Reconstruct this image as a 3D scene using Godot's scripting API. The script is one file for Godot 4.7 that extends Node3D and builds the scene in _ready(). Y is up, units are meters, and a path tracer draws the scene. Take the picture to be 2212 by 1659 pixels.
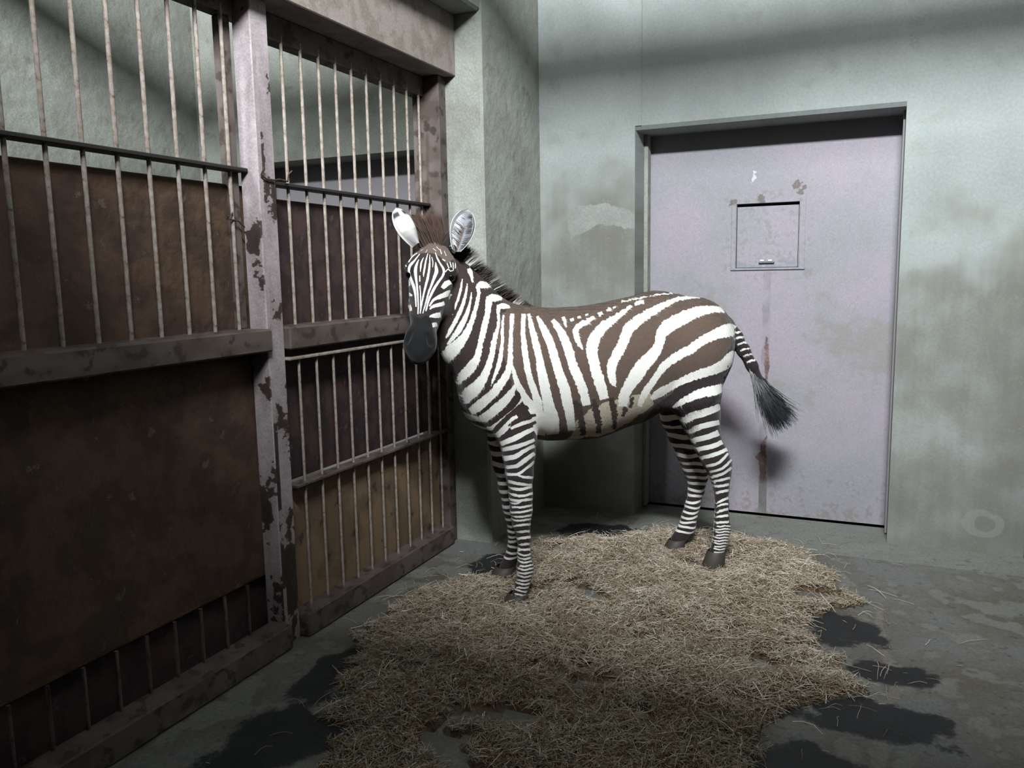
extends Node3D
# A young zebra standing on straw in the corner of a concrete stall, lit by one lamp high behind the viewer.
# x runs along the back wall (right), -z runs away along the barred partition, y is up.

const FPX := 1755.05            # focal length in pixels of the 2212 x 1659 frame
const MID := Vector2(1106.0, 829.5)
const EYE := Vector3(0.0, 1.4, 0.0)
const TURN := Vector3(-0.13497, 0.42311, -0.01738)
const BACK := -4.44             # the plane of the back wall
const DOOR := -4.71             # the plane of the steel door

var cam_basis: Basis
var mats := {}
var used := {}

func _ready() -> void:
	cam_basis = Basis.from_euler(TURN)
	# ---- camera
	var cam := Camera3D.new()
	cam.name = "camera"
	cam.position = EYE
	cam.basis = cam_basis
	cam.fov = rad_to_deg(2.0 * atan(829.5 / FPX))
	cam.near = 0.02
	cam.far = 60.0
	add_child(cam)
	cam.current = true
	# ---- environment: a closed room, no sky
	var we := WorldEnvironment.new()
	we.name = "environment"
	var env := Environment.new()
	env.background_mode = Environment.BG_COLOR
	env.background_color = Color(0, 0, 0)
	env.tonemap_mode = Environment.TONE_MAPPER_LINEAR
	env.tonemap_exposure = 1.0
	env.sdfgi_enabled = true
	env.ssao_enabled = true
	env.ssil_enabled = true
	we.environment = env
	add_child(we)
	# ---- the one lamp that lights the stall: a ceiling fitting over the visitors' side
	lamp(Vector3(0.20, 4.15, 0.30), 70.0, "wide white flood lamp hung above the viewers' opening")
	lamp(Vector3(-3.70, 4.15, 0.30), 26.0, "weak flood lamp hung before the neighbouring stall")
	make_materials()
	build_room()
	build_partition()
	build_door()
	build_neighbour()
	build_straw()
	build_zebra()

# ------------------------------------------------------------------ small helpers
func ray(px: float, py: float) -> Vector3:
	return cam_basis * Vector3((px - MID.x) / FPX, -(py - MID.y) / FPX, -1.0)

func on_plane(px: float, py: float, axis: int, value: float) -> Vector3:
	var d := ray(px, py)
	return EYE + d * ((value - EYE[axis]) / d[axis])

func named(base: String) -> String:
	var n: int = used.get(base, 0)
	used[base] = n + 1
	return base if n == 0 else "%s_%03d" % [base, n]

func tag(o: Node, label: String, category: String, group := "", kind := "") -> void:
	if label != "": o.set_meta("label", label)
	if category != "": o.set_meta("category", category)
	if group != "": o.set_meta("group", group)
	if kind != "": o.set_meta("kind", kind)

func thing(called: String, label: String, category: String, at := Vector3.ZERO, group := "") -> Node3D:
	var o := Node3D.new()
	o.name = named(called)
	add_child(o)
	o.position = at
	tag(o, label, category, group)
	return o

func put(called: String, mesh: Mesh, m: Material, parent: Node, at := Vector3.ZERO) -> MeshInstance3D:
	var o := MeshInstance3D.new()
	o.mesh = mesh
	o.name = named(called) if parent == self else called
	o.material_override = m
	parent.add_child(o, true)
	o.position = at
	return o

func struct(called: String, mesh: Mesh, m: Material, parent: Node = self) -> MeshInstance3D:
	var o := put(called, mesh, m, parent)
	if parent == self: o.set_meta("kind", "structure")
	return o

func new_st() -> SurfaceTool:
	var st := SurfaceTool.new()
	st.begin(Mesh.PRIMITIVE_TRIANGLES)
	return st

# four corners, anticlockwise seen from outside; uv in metres on the plane the face lies in
func quad(st: SurfaceTool, a: Vector3, b: Vector3, c: Vector3, d: Vector3) -> void:
	var n := (b - a).cross(c - a).normalized()
	var order := [a, c, b, a, d, c]
	for p in order:
		st.set_normal(n)
		var q: Vector3 = p
		if absf(n.z) >= absf(n.x) and absf(n.z) >= absf(n.y): st.set_uv(Vector2(q.x, -q.y))
		elif absf(n.x) >= absf(n.y): st.set_uv(Vector2(q.z, -q.y))
		else: st.set_uv(Vector2(q.x, q.z))
		st.add_vertex(q)

func box_to(st: SurfaceTool, lo: Vector3, hi: Vector3) -> void:
	var v := []
	for i in 8:
		v.append(Vector3(hi.x if i & 1 else lo.x, hi.y if i & 2 else lo.y, hi.z if i & 4 else lo.z))
	quad(st, v[4], v[5], v[7], v[6])
	quad(st, v[1], v[0], v[2], v[3])
	quad(st, v[5], v[1], v[3], v[7])
	quad(st, v[0], v[4], v[6], v[2])
	quad(st, v[6], v[7], v[3], v[2])
	quad(st, v[0], v[1], v[5], v[4])

# box with chamfered edges
func bevel_to(st: SurfaceTool, lo: Vector3, hi: Vector3, b: float) -> void:
	var ax := [Vector3.RIGHT, Vector3.UP, Vector3.BACK]
	var c := (lo + hi) / 2.0
	var h := (hi - lo) / 2.0
	b = minf(b, minf(h.x, minf(h.y, h.z)) * 0.9)
	# faces
	for k in 3:
		for s in [-1.0, 1.0]:
			var u := (k + 1) % 3
			var w := (k + 2) % 3
			var cc: Vector3 = c + ax[k] * h[k] * s
			var eu: Vector3 = ax[u] * (h[u] - b)
			var ew: Vector3 = ax[w] * (h[w] - b)
			if s > 0: quad(st, cc - eu - ew, cc + eu - ew, cc + eu + ew, cc - eu + ew)
			else: quad(st, cc - eu - ew, cc - eu + ew, cc + eu + ew, cc + eu - ew)
	# edges
	for k in 3:
		var u := (k + 1) % 3
		var w := (k + 2) % 3
		for su in [-1.0, 1.0]:
			for sw in [-1.0, 1.0]:
				var ek: Vector3 = ax[k] * (h[k] - b)
				var p1: Vector3 = c + ax[u] * h[u] * su + ax[w] * (h[w] - b) * sw
				var p2: Vector3 = c + ax[u] * (h[u] - b) * su + ax[w] * h[w] * sw
				if su * sw > 0: quad(st, p1 - ek, p2 - ek, p2 + ek, p1 + ek)
				else: quad(st, p2 - ek, p1 - ek, p1 + ek, p2 + ek)
	# corners
	for i in 8:
		var s := Vector3(1 if i & 1 else -1, 1 if i & 2 else -1, 1 if i & 4 else -1)
		var t := []
		for k in 3:
			var e := h - Vector3(b, b, b)
			e[k] = h[k]
			t.append(c + e * s)
		var n := s.normalized()
		var ord := [t[0], t[2], t[1]] if s.x * s.y * s.z > 0 else [t[0], t[1], t[2]]
		for p in ord:
			st.set_normal(n)
			st.set_uv(Vector2(p.x, -p.y))
			st.add_vertex(p)

func bevel(lo: Vector3, hi: Vector3, b := 0.004) -> Mesh:
	var st := new_st()
	bevel_to(st, lo, hi, b)
	return st.commit()

func box(lo: Vector3, hi: Vector3) -> Mesh:
	var st := new_st()
	box_to(st, lo, hi)
	return st.commit()

# a tube through points with a radius at each, closed at both ends
func tube_to(st: SurfaceTool, pts: Array, rad: Array, sides := 8, cap := true) -> void:
	var rings := []
	var side := Vector3.ZERO
	for i in pts.size():
		var a: Vector3 = pts[maxi(i - 1, 0)]
		var b: Vector3 = pts[mini(i + 1, pts.size() - 1)]
		var t := (b - a).normalized()
		if side == Vector3.ZERO:
			side = t.cross(Vector3.UP if absf(t.y) < 0.9 else Vector3.RIGHT).normalized()
		side = (side - t * side.dot(t)).normalized()
		var up := t.cross(side)
		var ring := []
		for k in sides:
			var an := TAU * k / sides
			ring.append([pts[i] + (side * cos(an) + up * sin(an)) * rad[i], side * cos(an) + up * sin(an)])
		rings.append(ring)
	for i in pts.size() - 1:
		for k in sides:
			var k2 := (k + 1) % sides
			for e in [[i, k], [i + 1, k2], [i, k2], [i, k], [i + 1, k], [i + 1, k2]]:
				var q = rings[e[0]][e[1]]
				st.set_normal(q[1])
				st.set_uv(Vector2(float(e[1]) / sides, float(e[0])))
				st.add_vertex(q[0])
	if cap:
		for e in [0, pts.size() - 1]:
			var n: Vector3 = (pts[e] - pts[1 if e == 0 else e - 1]).normalized()
			for k in sides:
				var p1: Vector3 = rings[e][k][0]
				var p2: Vector3 = rings[e][(k + 1) % sides][0]
				for p in ([pts[e], p1, p2] if e == 0 else [pts[e], p2, p1]):
					st.set_normal(n)
					st.set_uv(Vector2.ZERO)
					st.add_vertex(p)

func tube(pts: Array, r: float, sides := 8) -> Mesh:
	var st := new_st()
	var rad := []
	for p in pts: rad.append(r)
	tube_to(st, pts, rad, sides)
	return st.commit()

# ------------------------------------------------------------------ materials
func noise(seed_: int, freq: float, oct := 4, type := FastNoiseLite.TYPE_SIMPLEX_SMOOTH) -> FastNoiseLite:
	var n := FastNoiseLite.new()
	n.seed = seed_
	n.frequency = freq
	n.noise_type = type
	n.fractal_octaves = oct
	n.fractal_type = FastNoiseLite.FRACTAL_FBM
	return n

func std(c: Color, rough := 0.85, metal := 0.0) -> StandardMaterial3D:
	var m := StandardMaterial3D.new()
	m.albedo_color = c
	m.roughness = rough
	m.metallic = metal
	m.metallic_specular = 0.35
	return m

func tex(w: int, h: int, f: Callable) -> ImageTexture:
	var rows := []
	rows.resize(h)
	var one := func(y: int):
		var b := PackedByteArray()
		b.resize(w * 3)
		for x in w:
			var c: Color = f.call(x, y)
			b[x * 3] = clampi(int(c.r * 255.0), 0, 255)
			b[x * 3 + 1] = clampi(int(c.g * 255.0), 0, 255)
			b[x * 3 + 2] = clampi(int(c.b * 255.0), 0, 255)
		rows[y] = b
	var id := WorkerThreadPool.add_group_task(one, h)
	WorkerThreadPool.wait_for_group_task_completion(id)
	var all := PackedByteArray()
	for r in rows: all.append_array(r)
	return ImageTexture.create_from_image(Image.create_from_data(w, h, false, Image.FORMAT_RGB8, all))

func noise_normal(seed_: int, freq: float, strength: float, size := 512) -> NoiseTexture2D:
	var t := NoiseTexture2D.new()
	t.width = size
	t.height = size
	t.seamless = true
	t.noise = noise(seed_, freq, 5)
	t.as_normal_map = true
	t.bump_strength = strength
	return t

func seamless(seed_: int, freq: float, size: int, oct := 5) -> Image:
	return noise(seed_, freq, oct).get_seamless_image(size, size)

# tiling two-layer texture: base colour, blotches of a second and flakes of a third colour
func blotchy(size: int, sd: int, a: Color, b: Color, c: Color, b_at: float, c_at: float, freq := 0.008, grain := 0.10) -> ImageTexture:
	var n1 := seamless(sd, freq, size)
	var n2 := seamless(sd + 1, freq * 2.3, size)
	var n3 := seamless(sd + 2, 0.25, size, 2)
	return tex(size, size, func(x, y):
		var v1: float = n1.get_pixel(x, y).r
		var v2: float = n2.get_pixel(x, y).r
		var v3: float = n3.get_pixel(x, y).r
		var col := a.lerp(b, smoothstep(b_at - 0.12, b_at + 0.12, v1 * 0.7 + v2 * 0.3))
		col = col.lerp(c, smoothstep(c_at - 0.03, c_at + 0.03, v2 * 0.75 + v1 * 0.1 + v3 * 0.15))
		return col * (1.0 + (v3 - 0.5) * grain * 2.0))

func tri(m: StandardMaterial3D, metres: float) -> StandardMaterial3D:
	m.uv1_triplanar = true
	m.uv1_world_triplanar = true
	m.uv1_scale = Vector3.ONE / metres
	return m

func make_materials() -> void:
	var con := std(Color.WHITE, 0.9)
	con.albedo_texture = blotchy(512, 11, Color(0.515, 0.525, 0.50), Color(0.485, 0.49, 0.462), Color(0.445, 0.445, 0.415), 0.52, 0.74)
	con.normal_enabled = true
	con.normal_texture = noise_normal(3, 0.03, 3.0)
	con.normal_scale = 0.5
	mats.concrete = tri(con, 1.7)
	var fl := std(Color.WHITE, 0.7)
	fl.albedo_texture = blotchy(256, 21, Color(0.41, 0.41, 0.40), Color(0.35, 0.33, 0.30), Color(0.28, 0.265, 0.245), 0.5, 0.72)
	mats.floor = tri(fl, 1.9)
	var paint := std(Color.WHITE, 0.62)
	paint.albedo_texture = blotchy(512, 31, Color(0.60, 0.555, 0.565), Color(0.53, 0.485, 0.49), Color(0.22, 0.17, 0.155), 0.55, 0.74, 0.006)
	paint.normal_enabled = true
	paint.normal_texture = noise_normal(5, 0.05, 2.5)
	paint.normal_scale = 0.35
	mats.paint = tri(paint, 0.9)
	var beam := std(Color.WHITE, 0.8)
	beam.albedo_texture = blotchy(256, 37, Color(0.50, 0.46, 0.44), Color(0.44, 0.41, 0.38), Color(0.36, 0.31, 0.28), 0.5, 0.78, 0.02)
	mats.beam = tri(beam, 0.8)
	var wornp := std(Color.WHITE, 0.7)
	wornp.albedo_texture = blotchy(512, 41, Color(0.345, 0.31, 0.295), Color(0.30, 0.26, 0.24), Color(0.225, 0.19, 0.175), 0.48, 0.66, 0.007)
	mats.worn = tri(wornp, 0.8)
	var bar := std(Color.WHITE, 0.6)
	bar.albedo_texture = blotchy(256, 51, Color(0.56, 0.525, 0.50), Color(0.49, 0.44, 0.40), Color(0.36, 0.29, 0.25), 0.5, 0.70, 0.03)
	mats.bar = tri(bar, 0.35)
	mats.steel = std(Color(0.16, 0.145, 0.145), 0.6)
	var pan := std(Color.WHITE, 0.75)
	pan.albedo_texture = blotchy(512, 61, Color(0.30, 0.232, 0.185), Color(0.245, 0.19, 0.16), Color(0.34, 0.29, 0.25), 0.5, 0.78, 0.006, 0.12)
	pan.normal_enabled = true
	pan.normal_texture = noise_normal(63, 0.03, 4.0)
	pan.normal_scale = 0.6
	mats.panel = tri(pan, 0.9)
	var pan2 := std(Color.WHITE, 0.7)
	pan2.albedo_texture = blotchy(512, 71, Color(0.235, 0.175, 0.165), Color(0.17, 0.135, 0.14), Color(0.27, 0.22, 0.21), 0.5, 0.75, 0.012, 0.14)
	mats.panel_dark = tri(pan2, 0.9)
	var pan3 := std(Color.WHITE, 0.75)
	pan3.albedo_texture = blotchy(512, 81, Color(0.44, 0.365, 0.285), Color(0.37, 0.305, 0.24), Color(0.23, 0.19, 0.165), 0.52, 0.74, 0.006, 0.12)
	mats.panel_low = tri(pan3, 1.1)
	mats.wire = std(Color(0.30, 0.24, 0.20), 0.6, 0.4)

# ------------------------------------------------------------------ light
# flood lamps hang high on the viewers' side; the front wall below them keeps their light off the near floor
func lamp(at: Vector3, energy: float, label: String) -> void:
	var t := thing("flood_lamp", label, "lamp", at)
	t.rotation.x = -0.28
	var white := std(Color(0.75, 0.75, 0.75), 0.5)
	put("housing", bevel(Vector3(-0.66, -0.22, 0.03), Vector3(0.66, 0.22, 0.14), 0.02), white, t)
	put("hood", bevel(Vector3(-0.68, 0.185, -0.30), Vector3(0.68, 0.20, 0.06), 0.004), white, t)  # plate added to keep the lamp's light off the ceiling
	var g := std(Color(1, 1, 1))
	g.emission_enabled = true
	g.emission = Color(0.93, 0.98, 1.0)
	g.emission_energy_multiplier = 1.0
	put("lamp_diffuser", bevel(Vector3(-0.6, -0.15, 0.01), Vector3(0.6, 0.15, 0.032), 0.004), g, t)
	for s in [-0.4, 0.4]:
		put("hanger", tube([Vector3(s, 0.21, 0.1), Vector3(s, 1.14, 0.1)], 0.008), white, t)
	var a := AreaLight3D.new()
	a.name = "lamp_light"
	a.area_size = Vector2(1.2, 0.3)
	a.light_color = Color(0.965, 0.99, 1.0)
	a.light_energy = energy
	a.area_range = 14.0
	a.area_attenuation = 2.0
	a.shadow_enabled = true
	t.add_child(a)

# ------------------------------------------------------------------ the room
func wall_texture() -> StandardMaterial3D:
	# our stall's back wall, 2.6 m wide (x -1.9 .. 0.7) and 3.2 m high; paint, rubbed dirt, drips, a flaked patch
	var w := 640
	var h := 800
	var big := noise(101, 1.1, 4)
	var mid := noise(102, 4.0, 4)
	var fine := noise(103, 55.0, 2)
	var drip := noise(104, 1.0, 3)
	var patch := PackedVector2Array([Vector2(-1.637, 1.691), Vector2(-1.617, 1.768), Vector2(-1.566, 1.781), Vector2(-1.43, 1.784), Vector2(-1.349, 1.762), Vector2(-1.235, 1.721), Vector2(-1.235, 1.628), Vector2(-1.336, 1.656), Vector2(-1.43, 1.664), Vector2(-1.512, 1.65), Vector2(-1.567, 1.618), Vector2(-1.618, 1.599), Vector2(-1.634, 1.647)])
	var clean := Color(0.55, 0.57, 0.56)
	var cool := Color(0.50, 0.52, 0.51)
	var dirt := Color(0.395, 0.39, 0.365)
	var f := func(px, py):
		var x: float = -1.9 + 2.6 * px / w
		var y: float = 3.2 - 3.2 * py / h
		var b := big.get_noise_2d(x, y)
		var m := mid.get_noise_2d(x, y)
		var g := fine.get_noise_2d(x, y)
		var d := drip.get_noise_2d(x * 22.0, y * 1.6)
		var col := clean.lerp(cool, clampf(0.5 + b * 1.3 + m * 0.5, 0, 1))
		var edge := 1.88 if x < -1.0 else 1.62 - (x - 0.1) * 0.15
		var k := edge + b * 0.26 + m * 0.16 + d * 0.03 - y
		var cover := smoothstep(-0.12, 0.42, k) * clampf(0.66 + m * 0.45 + b * 0.5 + d * 0.10 + g * 0.3, 0.15, 1.0)
		col = col.lerp(dirt, cover)
		if m + g * 0.4 > 0.46: col = col.lerp(Color(0.44, 0.45, 0.42), 0.4)
		var q := Vector2(x + m * 0.012, y + big.get_noise_2d(x * 9.0, y * 9.0) * 0.02)
		if Geometry2D.is_point_in_polygon(q, patch):
			col = Color(0.485, 0.495, 0.48) * (1.0 + big.get_noise_2d(x * 7.0, y * 7.0) * 0.05 + g * 0.02)
		if absf(x - 0.516) < 0.13 and absf(y - 0.13) < 0.12:
			var r := Vector2((x - 0.516) / 1.25, y - 0.15).length() + m * 0.02
			if absf(r - 0.055) < 0.016: col = col.lerp(Color(0.56, 0.58, 0.56), 0.3)
		return col * (1.0 + g * 0.05 + m * 0.05)
	var mt := std(Color.WHITE, 0.88)
	mt.albedo_texture = tex(w, h, f)
	mt.uv1_scale = Vector3(1.0 / 2.6, 1.0 / 3.2, 1)
	mt.uv1_offset = Vector3(1.9 / 2.6, 1.0, 0)
	mt.texture_repeat = false
	return mt

func floor_texture() -> StandardMaterial3D:
	# floor x -2.6 .. 0.9 , z -4.7 .. -1.2 ; worn wet concrete with dark staining and painted shade
	var n := 800
	var big := noise(201, 1.3, 4)
	var mid := noise(202, 5.0, 4)
	var fine := noise(203, 60.0, 2)
	var stains_and_shade := [[Vector2(-0.10, -3.27), 0.20, 0.16], [Vector2(0.02, -2.62), 0.26, 0.12], [Vector2(-0.12, -2.25), 0.24, 0.14], [Vector2(-1.66, -3.36), 0.11, 0.23], [Vector2(-1.74, -2.25), 0.08, 0.30], [Vector2(-1.30, -4.10), 0.26, 0.18], [Vector2(-1.62, -1.85), 0.18, 0.25], [Vector2(0.1, -2.95), 0.2, 0.1]]  # staining, plus floor shade painted dark, as along the left edge
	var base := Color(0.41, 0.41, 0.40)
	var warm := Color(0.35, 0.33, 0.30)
	var wet_and_shade := Color(0.115, 0.12, 0.13)
	var f := func(px, py):
		var x: float = -2.6 + 3.5 * px / n
		var z: float = -4.7 + 3.5 * py / n
		var b := big.get_noise_2d(x, z)
		var m := mid.get_noise_2d(x, z)
		var g := fine.get_noise_2d(x, z)
		var col := base.lerp(warm, clampf(0.45 + b * 1.4 + m * 0.7, 0, 1))
		col = col.lerp(Color(0.48, 0.49, 0.475), smoothstep(0.12, 0.4, b * 0.6 + m) * 0.6)
		if z < -4.16 and x > -1.2: col = col.lerp(Color(0.475, 0.485, 0.46), 0.7)
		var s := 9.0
		for e in stains_and_shade:
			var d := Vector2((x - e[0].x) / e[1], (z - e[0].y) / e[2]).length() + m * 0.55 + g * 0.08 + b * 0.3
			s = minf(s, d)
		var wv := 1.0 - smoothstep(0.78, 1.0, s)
		# a worn groove that runs towards the front
		var gl := absf(x - 0.07 - 0.02 * sin(z * 6.0) - m * 0.04)
		if gl < 0.016 and z > -3.55: col = col.lerp(Color(0.50, 0.47, 0.42), 0.5)
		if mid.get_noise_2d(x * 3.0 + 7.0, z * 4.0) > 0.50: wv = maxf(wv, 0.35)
		col = col.lerp(wet_and_shade, wv * 0.9)
		return col * (1.0 + g * 0.13)
	var mt := std(Color.WHITE, 0.62)
	mt.albedo_texture = tex(n, n, f)
	mt.uv1_scale = Vector3(1.0 / 3.5, 1.0 / 3.5, 1)
	mt.uv1_offset = Vector3(2.6 / 3.5, 4.7 / 3.5, 0)
	mt.texture_repeat = false
	mt.normal_enabled = true
	mt.normal_texture = noise_normal(7, 0.05, 4.0)
	mt.normal_scale = 0.12
	return mt

func build_room() -> void:
	var wm := wall_texture()
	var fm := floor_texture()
	# floor
	var st := new_st()
	box_to(st, Vector3(-2.6, -0.2, -4.7), Vector3(0.9, 0.0, -1.2))
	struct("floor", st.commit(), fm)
	var st2 := new_st()
	box_to(st2, Vector3(-4.7, -0.2, -4.9), Vector3(-2.6, 0.0, 3.3))
	box_to(st2, Vector3(-2.6, -0.2, -1.2), Vector3(3.3, 0.0, 3.3))
	box_to(st2, Vector3(0.9, -0.2, -4.9), Vector3(3.3, 0.0, -1.2))
	struct("floor", st2.commit(), mats.floor)
	# back wall around the door opening; the part left of the casting joint stands 4 mm proud
	var w := new_st()
	var lo := BACK - 0.42
	box_to(w, Vector3(-1.9, 0, lo), Vector3(-1.24, 2.183, BACK))
	box_to(w, Vector3(-1.9, 2.183, lo), Vector3(-1.205, 5.3, BACK))
	box_to(w, Vector3(-1.205, 2.183, lo), Vector3(0.09, 5.3, BACK - 0.005))
	box_to(w, Vector3(0.09, 0, lo), Vector3(3.3, 5.3, BACK - 0.005))
	# chamfered inner edge of the opening
	box_to(w, Vector3(-1.24, 2.163, lo), Vector3(0.09, 2.183, BACK - 0.022))
	quad(w, Vector3(-1.24, 2.163, BACK - 0.022), Vector3(0.09, 2.163, BACK - 0.022), Vector3(0.09, 2.183, BACK - 0.005), Vector3(-1.24, 2.183, BACK - 0.005))
	struct("wall_back", w.commit(), wm)
	# right wall
	# right side, built like the left: brown steel sheet below, beam above, the next stall beyond
	var rp := struct("wall_right", bevel(Vector3(0.69, 0, BACK + 0.003), Vector3(0.73, 1.70, -0.14), 0.003), mats.panel)
	rp.set_meta("label", "brown steel sheet side of the stall right of the door")
	struct("trim_3", bevel(Vector3(0.685, 2.655, BACK + 0.003), Vector3(1.0, 3.05, -0.14), 0.012), mats.concrete)
	struct("wall_beyond", box(Vector3(3.2, 0, -4.9), Vector3(3.4, 5.3, 3.3)), mats.concrete)
	# pillar at the end of the partition, with a chamfered edge
	var p := new_st()
	box_to(p, Vector3(-2.13, 0, BACK), Vector3(-1.80, 5.3, -3.712))
	box_to(p, Vector3(-2.13, 0, -3.712), Vector3(-1.812, 5.3, -3.70))
	quad(p, Vector3(-1.812, 0, -3.70), Vector3(-1.80, 0, -3.712), Vector3(-1.80, 5.3, -3.712), Vector3(-1.812, 5.3, -3.70))
	var pl := struct("wall_left", p.commit(), mats.concrete)
	pl.set_meta("label", "grey concrete pier between the bars and the back wall")
	# concrete beam over the partition
	var cb := struct("trim_1", bevel(Vector3(-2.13, 2.655, -3.70), Vector3(-1.80, 3.05, -0.13), 0.012), mats.concrete)
	cb.set_meta("label", "grey concrete beam above the barred partition")
	# ceiling, front wall with the visitors' opening, roof beam, far shell
	struct("ceiling", box(Vector3(-4.7, 5.3, -4.9), Vector3(3.4, 5.5, 3.3)), mats.concrete)
	var fr := new_st()
	box_to(fr, Vector3(-4.4, 0, 0.16), Vector3(3.2, 0.75, 0.36))
	box_to(fr, Vector3(-4.37, 2.05, -0.13), Vector3(3.2, 3.67, -0.05))
	box_to(fr, Vector3(-2.2, 0.75, 0.16), Vector3(-1.0, 2.05, 0.36))
	box_to(fr, Vector3(-4.37, 3.0, -0.05), Vector3(3.2, 3.06, 1.6))  # added unseen board under the lamps; stops light leaking through the opening
	struct("wall_front", fr.commit(), mats.concrete)
	struct("wall_corridor", box(Vector3(-4.7, 0, 3.1), Vector3(3.4, 5.3, 3.3)), mats.concrete)
	var rb := struct("trim_2", bevel(Vector3(-4.37, 3.43, -1.66), Vector3(3.2, 3.56, -1.54), 0.01), mats.beam)
	rb.set_meta("label", "steel roof beam that crosses the stalls")

func build_neighbour() -> void:
	var st := new_st()
	var lo := BACK - 0.42
	box_to(st, Vector3(-2.60, 0, lo), Vector3(-2.13, 5.3, BACK))
	box_to(st, Vector3(-3.93, 2.163, lo), Vector3(-2.60, 5.3, BACK))
	box_to(st, Vector3(-4.60, 0, lo), Vector3(-3.93, 5.3, BACK))
	struct("wall_far", st.commit(), mats.concrete)
	struct("wall_side", box(Vector3(-4.65, 0, -4.5), Vector3(-4.36, 5.3, 3.3)), mats.concrete)
	var d := struct("door_2", bevel(Vector3(-3.95, 0.0, DOOR - 0.05), Vector3(-2.58, 2.3, DOOR), 0.003), mats.door_plain)
	d.set_meta("label", "pale steel door of the next stall seen through bars")

# ------------------------------------------------------------------ the steel door
func door_texture() -> StandardMaterial3D:
	# x -1.3 .. 0.15 , y 0 .. 2.2
	var w := 528
	var h := 800
	var big := noise(301, 1.6, 4)
	var mid := noise(302, 9.0, 4)
	var fine := noise(303, 70.0, 2)
	var edge := noise(304, 28.0, 3)
	var rust1 := PackedVector2Array([Vector2(-0.556, 1.04), Vector2(-0.548, 1.03), Vector2(-0.536, 0.97), Vector2(-0.534, 0.86), Vector2(-0.542, 0.80), Vector2(-0.548, 0.62), Vector2(-0.556, 0.80), Vector2(-0.562, 0.93)])
	var rust2 := PackedVector2Array([Vector2(-0.537, 0.482), Vector2(-0.545, 0.389), Vector2(-0.536, 0.351), Vector2(-0.538, 0.22), Vector2(-0.57, 0.20), Vector2(-0.573, 0.321), Vector2(-0.596, 0.359), Vector2(-0.569, 0.388), Vector2(-0.565, 0.441)])
	var f := func(px, py):
		var x: float = (-1.3 + 1.45 * px / w) / 1.0151
		var y: float = 1.4 + (0.8 - 2.2 * py / h) / 1.0151
		var b := big.get_noise_2d(x, y)
		var m := mid.get_noise_2d(x, y)
		var g := fine.get_noise_2d(x, y)
		var e := edge.get_noise_2d(x, y)
		var col := Color(0.555, 0.528, 0.56).lerp(Color(0.52, 0.515, 0.535), clampf(0.5 + b * 1.6, 0, 1))
		# rubbed dirt at rump height
		col = col.lerp(Color(0.49, 0.47, 0.45), smoothstep(0.05, 0.50, m * 0.45 + b * 0.7 + 0.22 - absf(y - 1.0) * 0.9) * 0.6)
		col = col.lerp(Color(0.48, 0.44, 0.415), smoothstep(0.22, 0.5, m * 0.7 + e * 0.5 + 0.34 - y * 1.6) * 0.6)
		if absf(x + 0.555 + m * 0.006) < 0.020 and y < 1.39: col = col.lerp(Color(0.46, 0.435, 0.47), clampf(0.40 + m * 0.7 + g * 0.3, 0, 0.75))
		if absf(x + 0.551) < 0.022 and y < 0.24 + e * 0.03: col = Color(0.41, 0.41, 0.405) * (1.0 + m * 0.2)
		# scuffs round the hatch
		var hx := maxf(absf(x + 0.56) - 0.19, 0.0)
		var hy := maxf(absf(y - 1.585) - 0.19, 0.0)
		var hd := Vector2(hx, hy).length()
		if hd < 0.05 and e + m > 0.22: col = col.lerp(Color(0.45, 0.43, 0.42), clampf((e + m - 0.22) * 0.8, 0, 0.35))
		if absf(y - 1.425) < 0.022 and absf(x + 0.56) < 0.17 and e + g * 0.5 > -0.15: col = col.lerp(Color(0.45, 0.48, 0.53), 0.6)
		for c in [[Vector2(-0.415, 1.845), 0.022], [Vector2(-0.378, 1.828), 0.013], [Vector2(-0.40, 1.805), 0.014], [Vector2(-0.74, 1.765), 0.022], [Vector2(-0.60, 1.775), 0.022]]:
			if Vector2(x - c[0].x, (y - c[0].y)).length() + e * 0.02 < c[1]: col = col.lerp(Color(0.36, 0.32, 0.30), 0.75)
		if Vector2((x + 0.64) * 1.6, y - 1.90).length() + e * 0.035 < 0.018: col = col.lerp(Color(0.78, 0.80, 0.83), 0.6)
		var q := Vector2(x + e * 0.008, y + e * 0.012)
		if Geometry2D.is_point_in_polygon(q, rust1) or Geometry2D.is_point_in_polygon(q, rust2):
			col = Color(0.40, 0.32, 0.315) * (1.0 + m * 0.35 + g * 0.15)
		if g > 0.34 and e > -0.05: col = col.lerp(Color(0.45, 0.41, 0.42), 0.45)
		return col * (1.0 + g * 0.06)
	var mt := std(Color.WHITE, 0.6)
	mt.albedo_texture = tex(w, h, f)
	mt.uv1_scale = Vector3(1.0 / 1.45, 1.0 / 2.2, 1)
	mt.uv1_offset = Vector3(1.3 / 1.45, 1.0, 0)
	mt.texture_repeat = false
	mt.normal_enabled = true
	mt.normal_texture = noise_normal(9, 0.06, 2.0)
	mt.normal_scale = 0.12
	return mt

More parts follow.
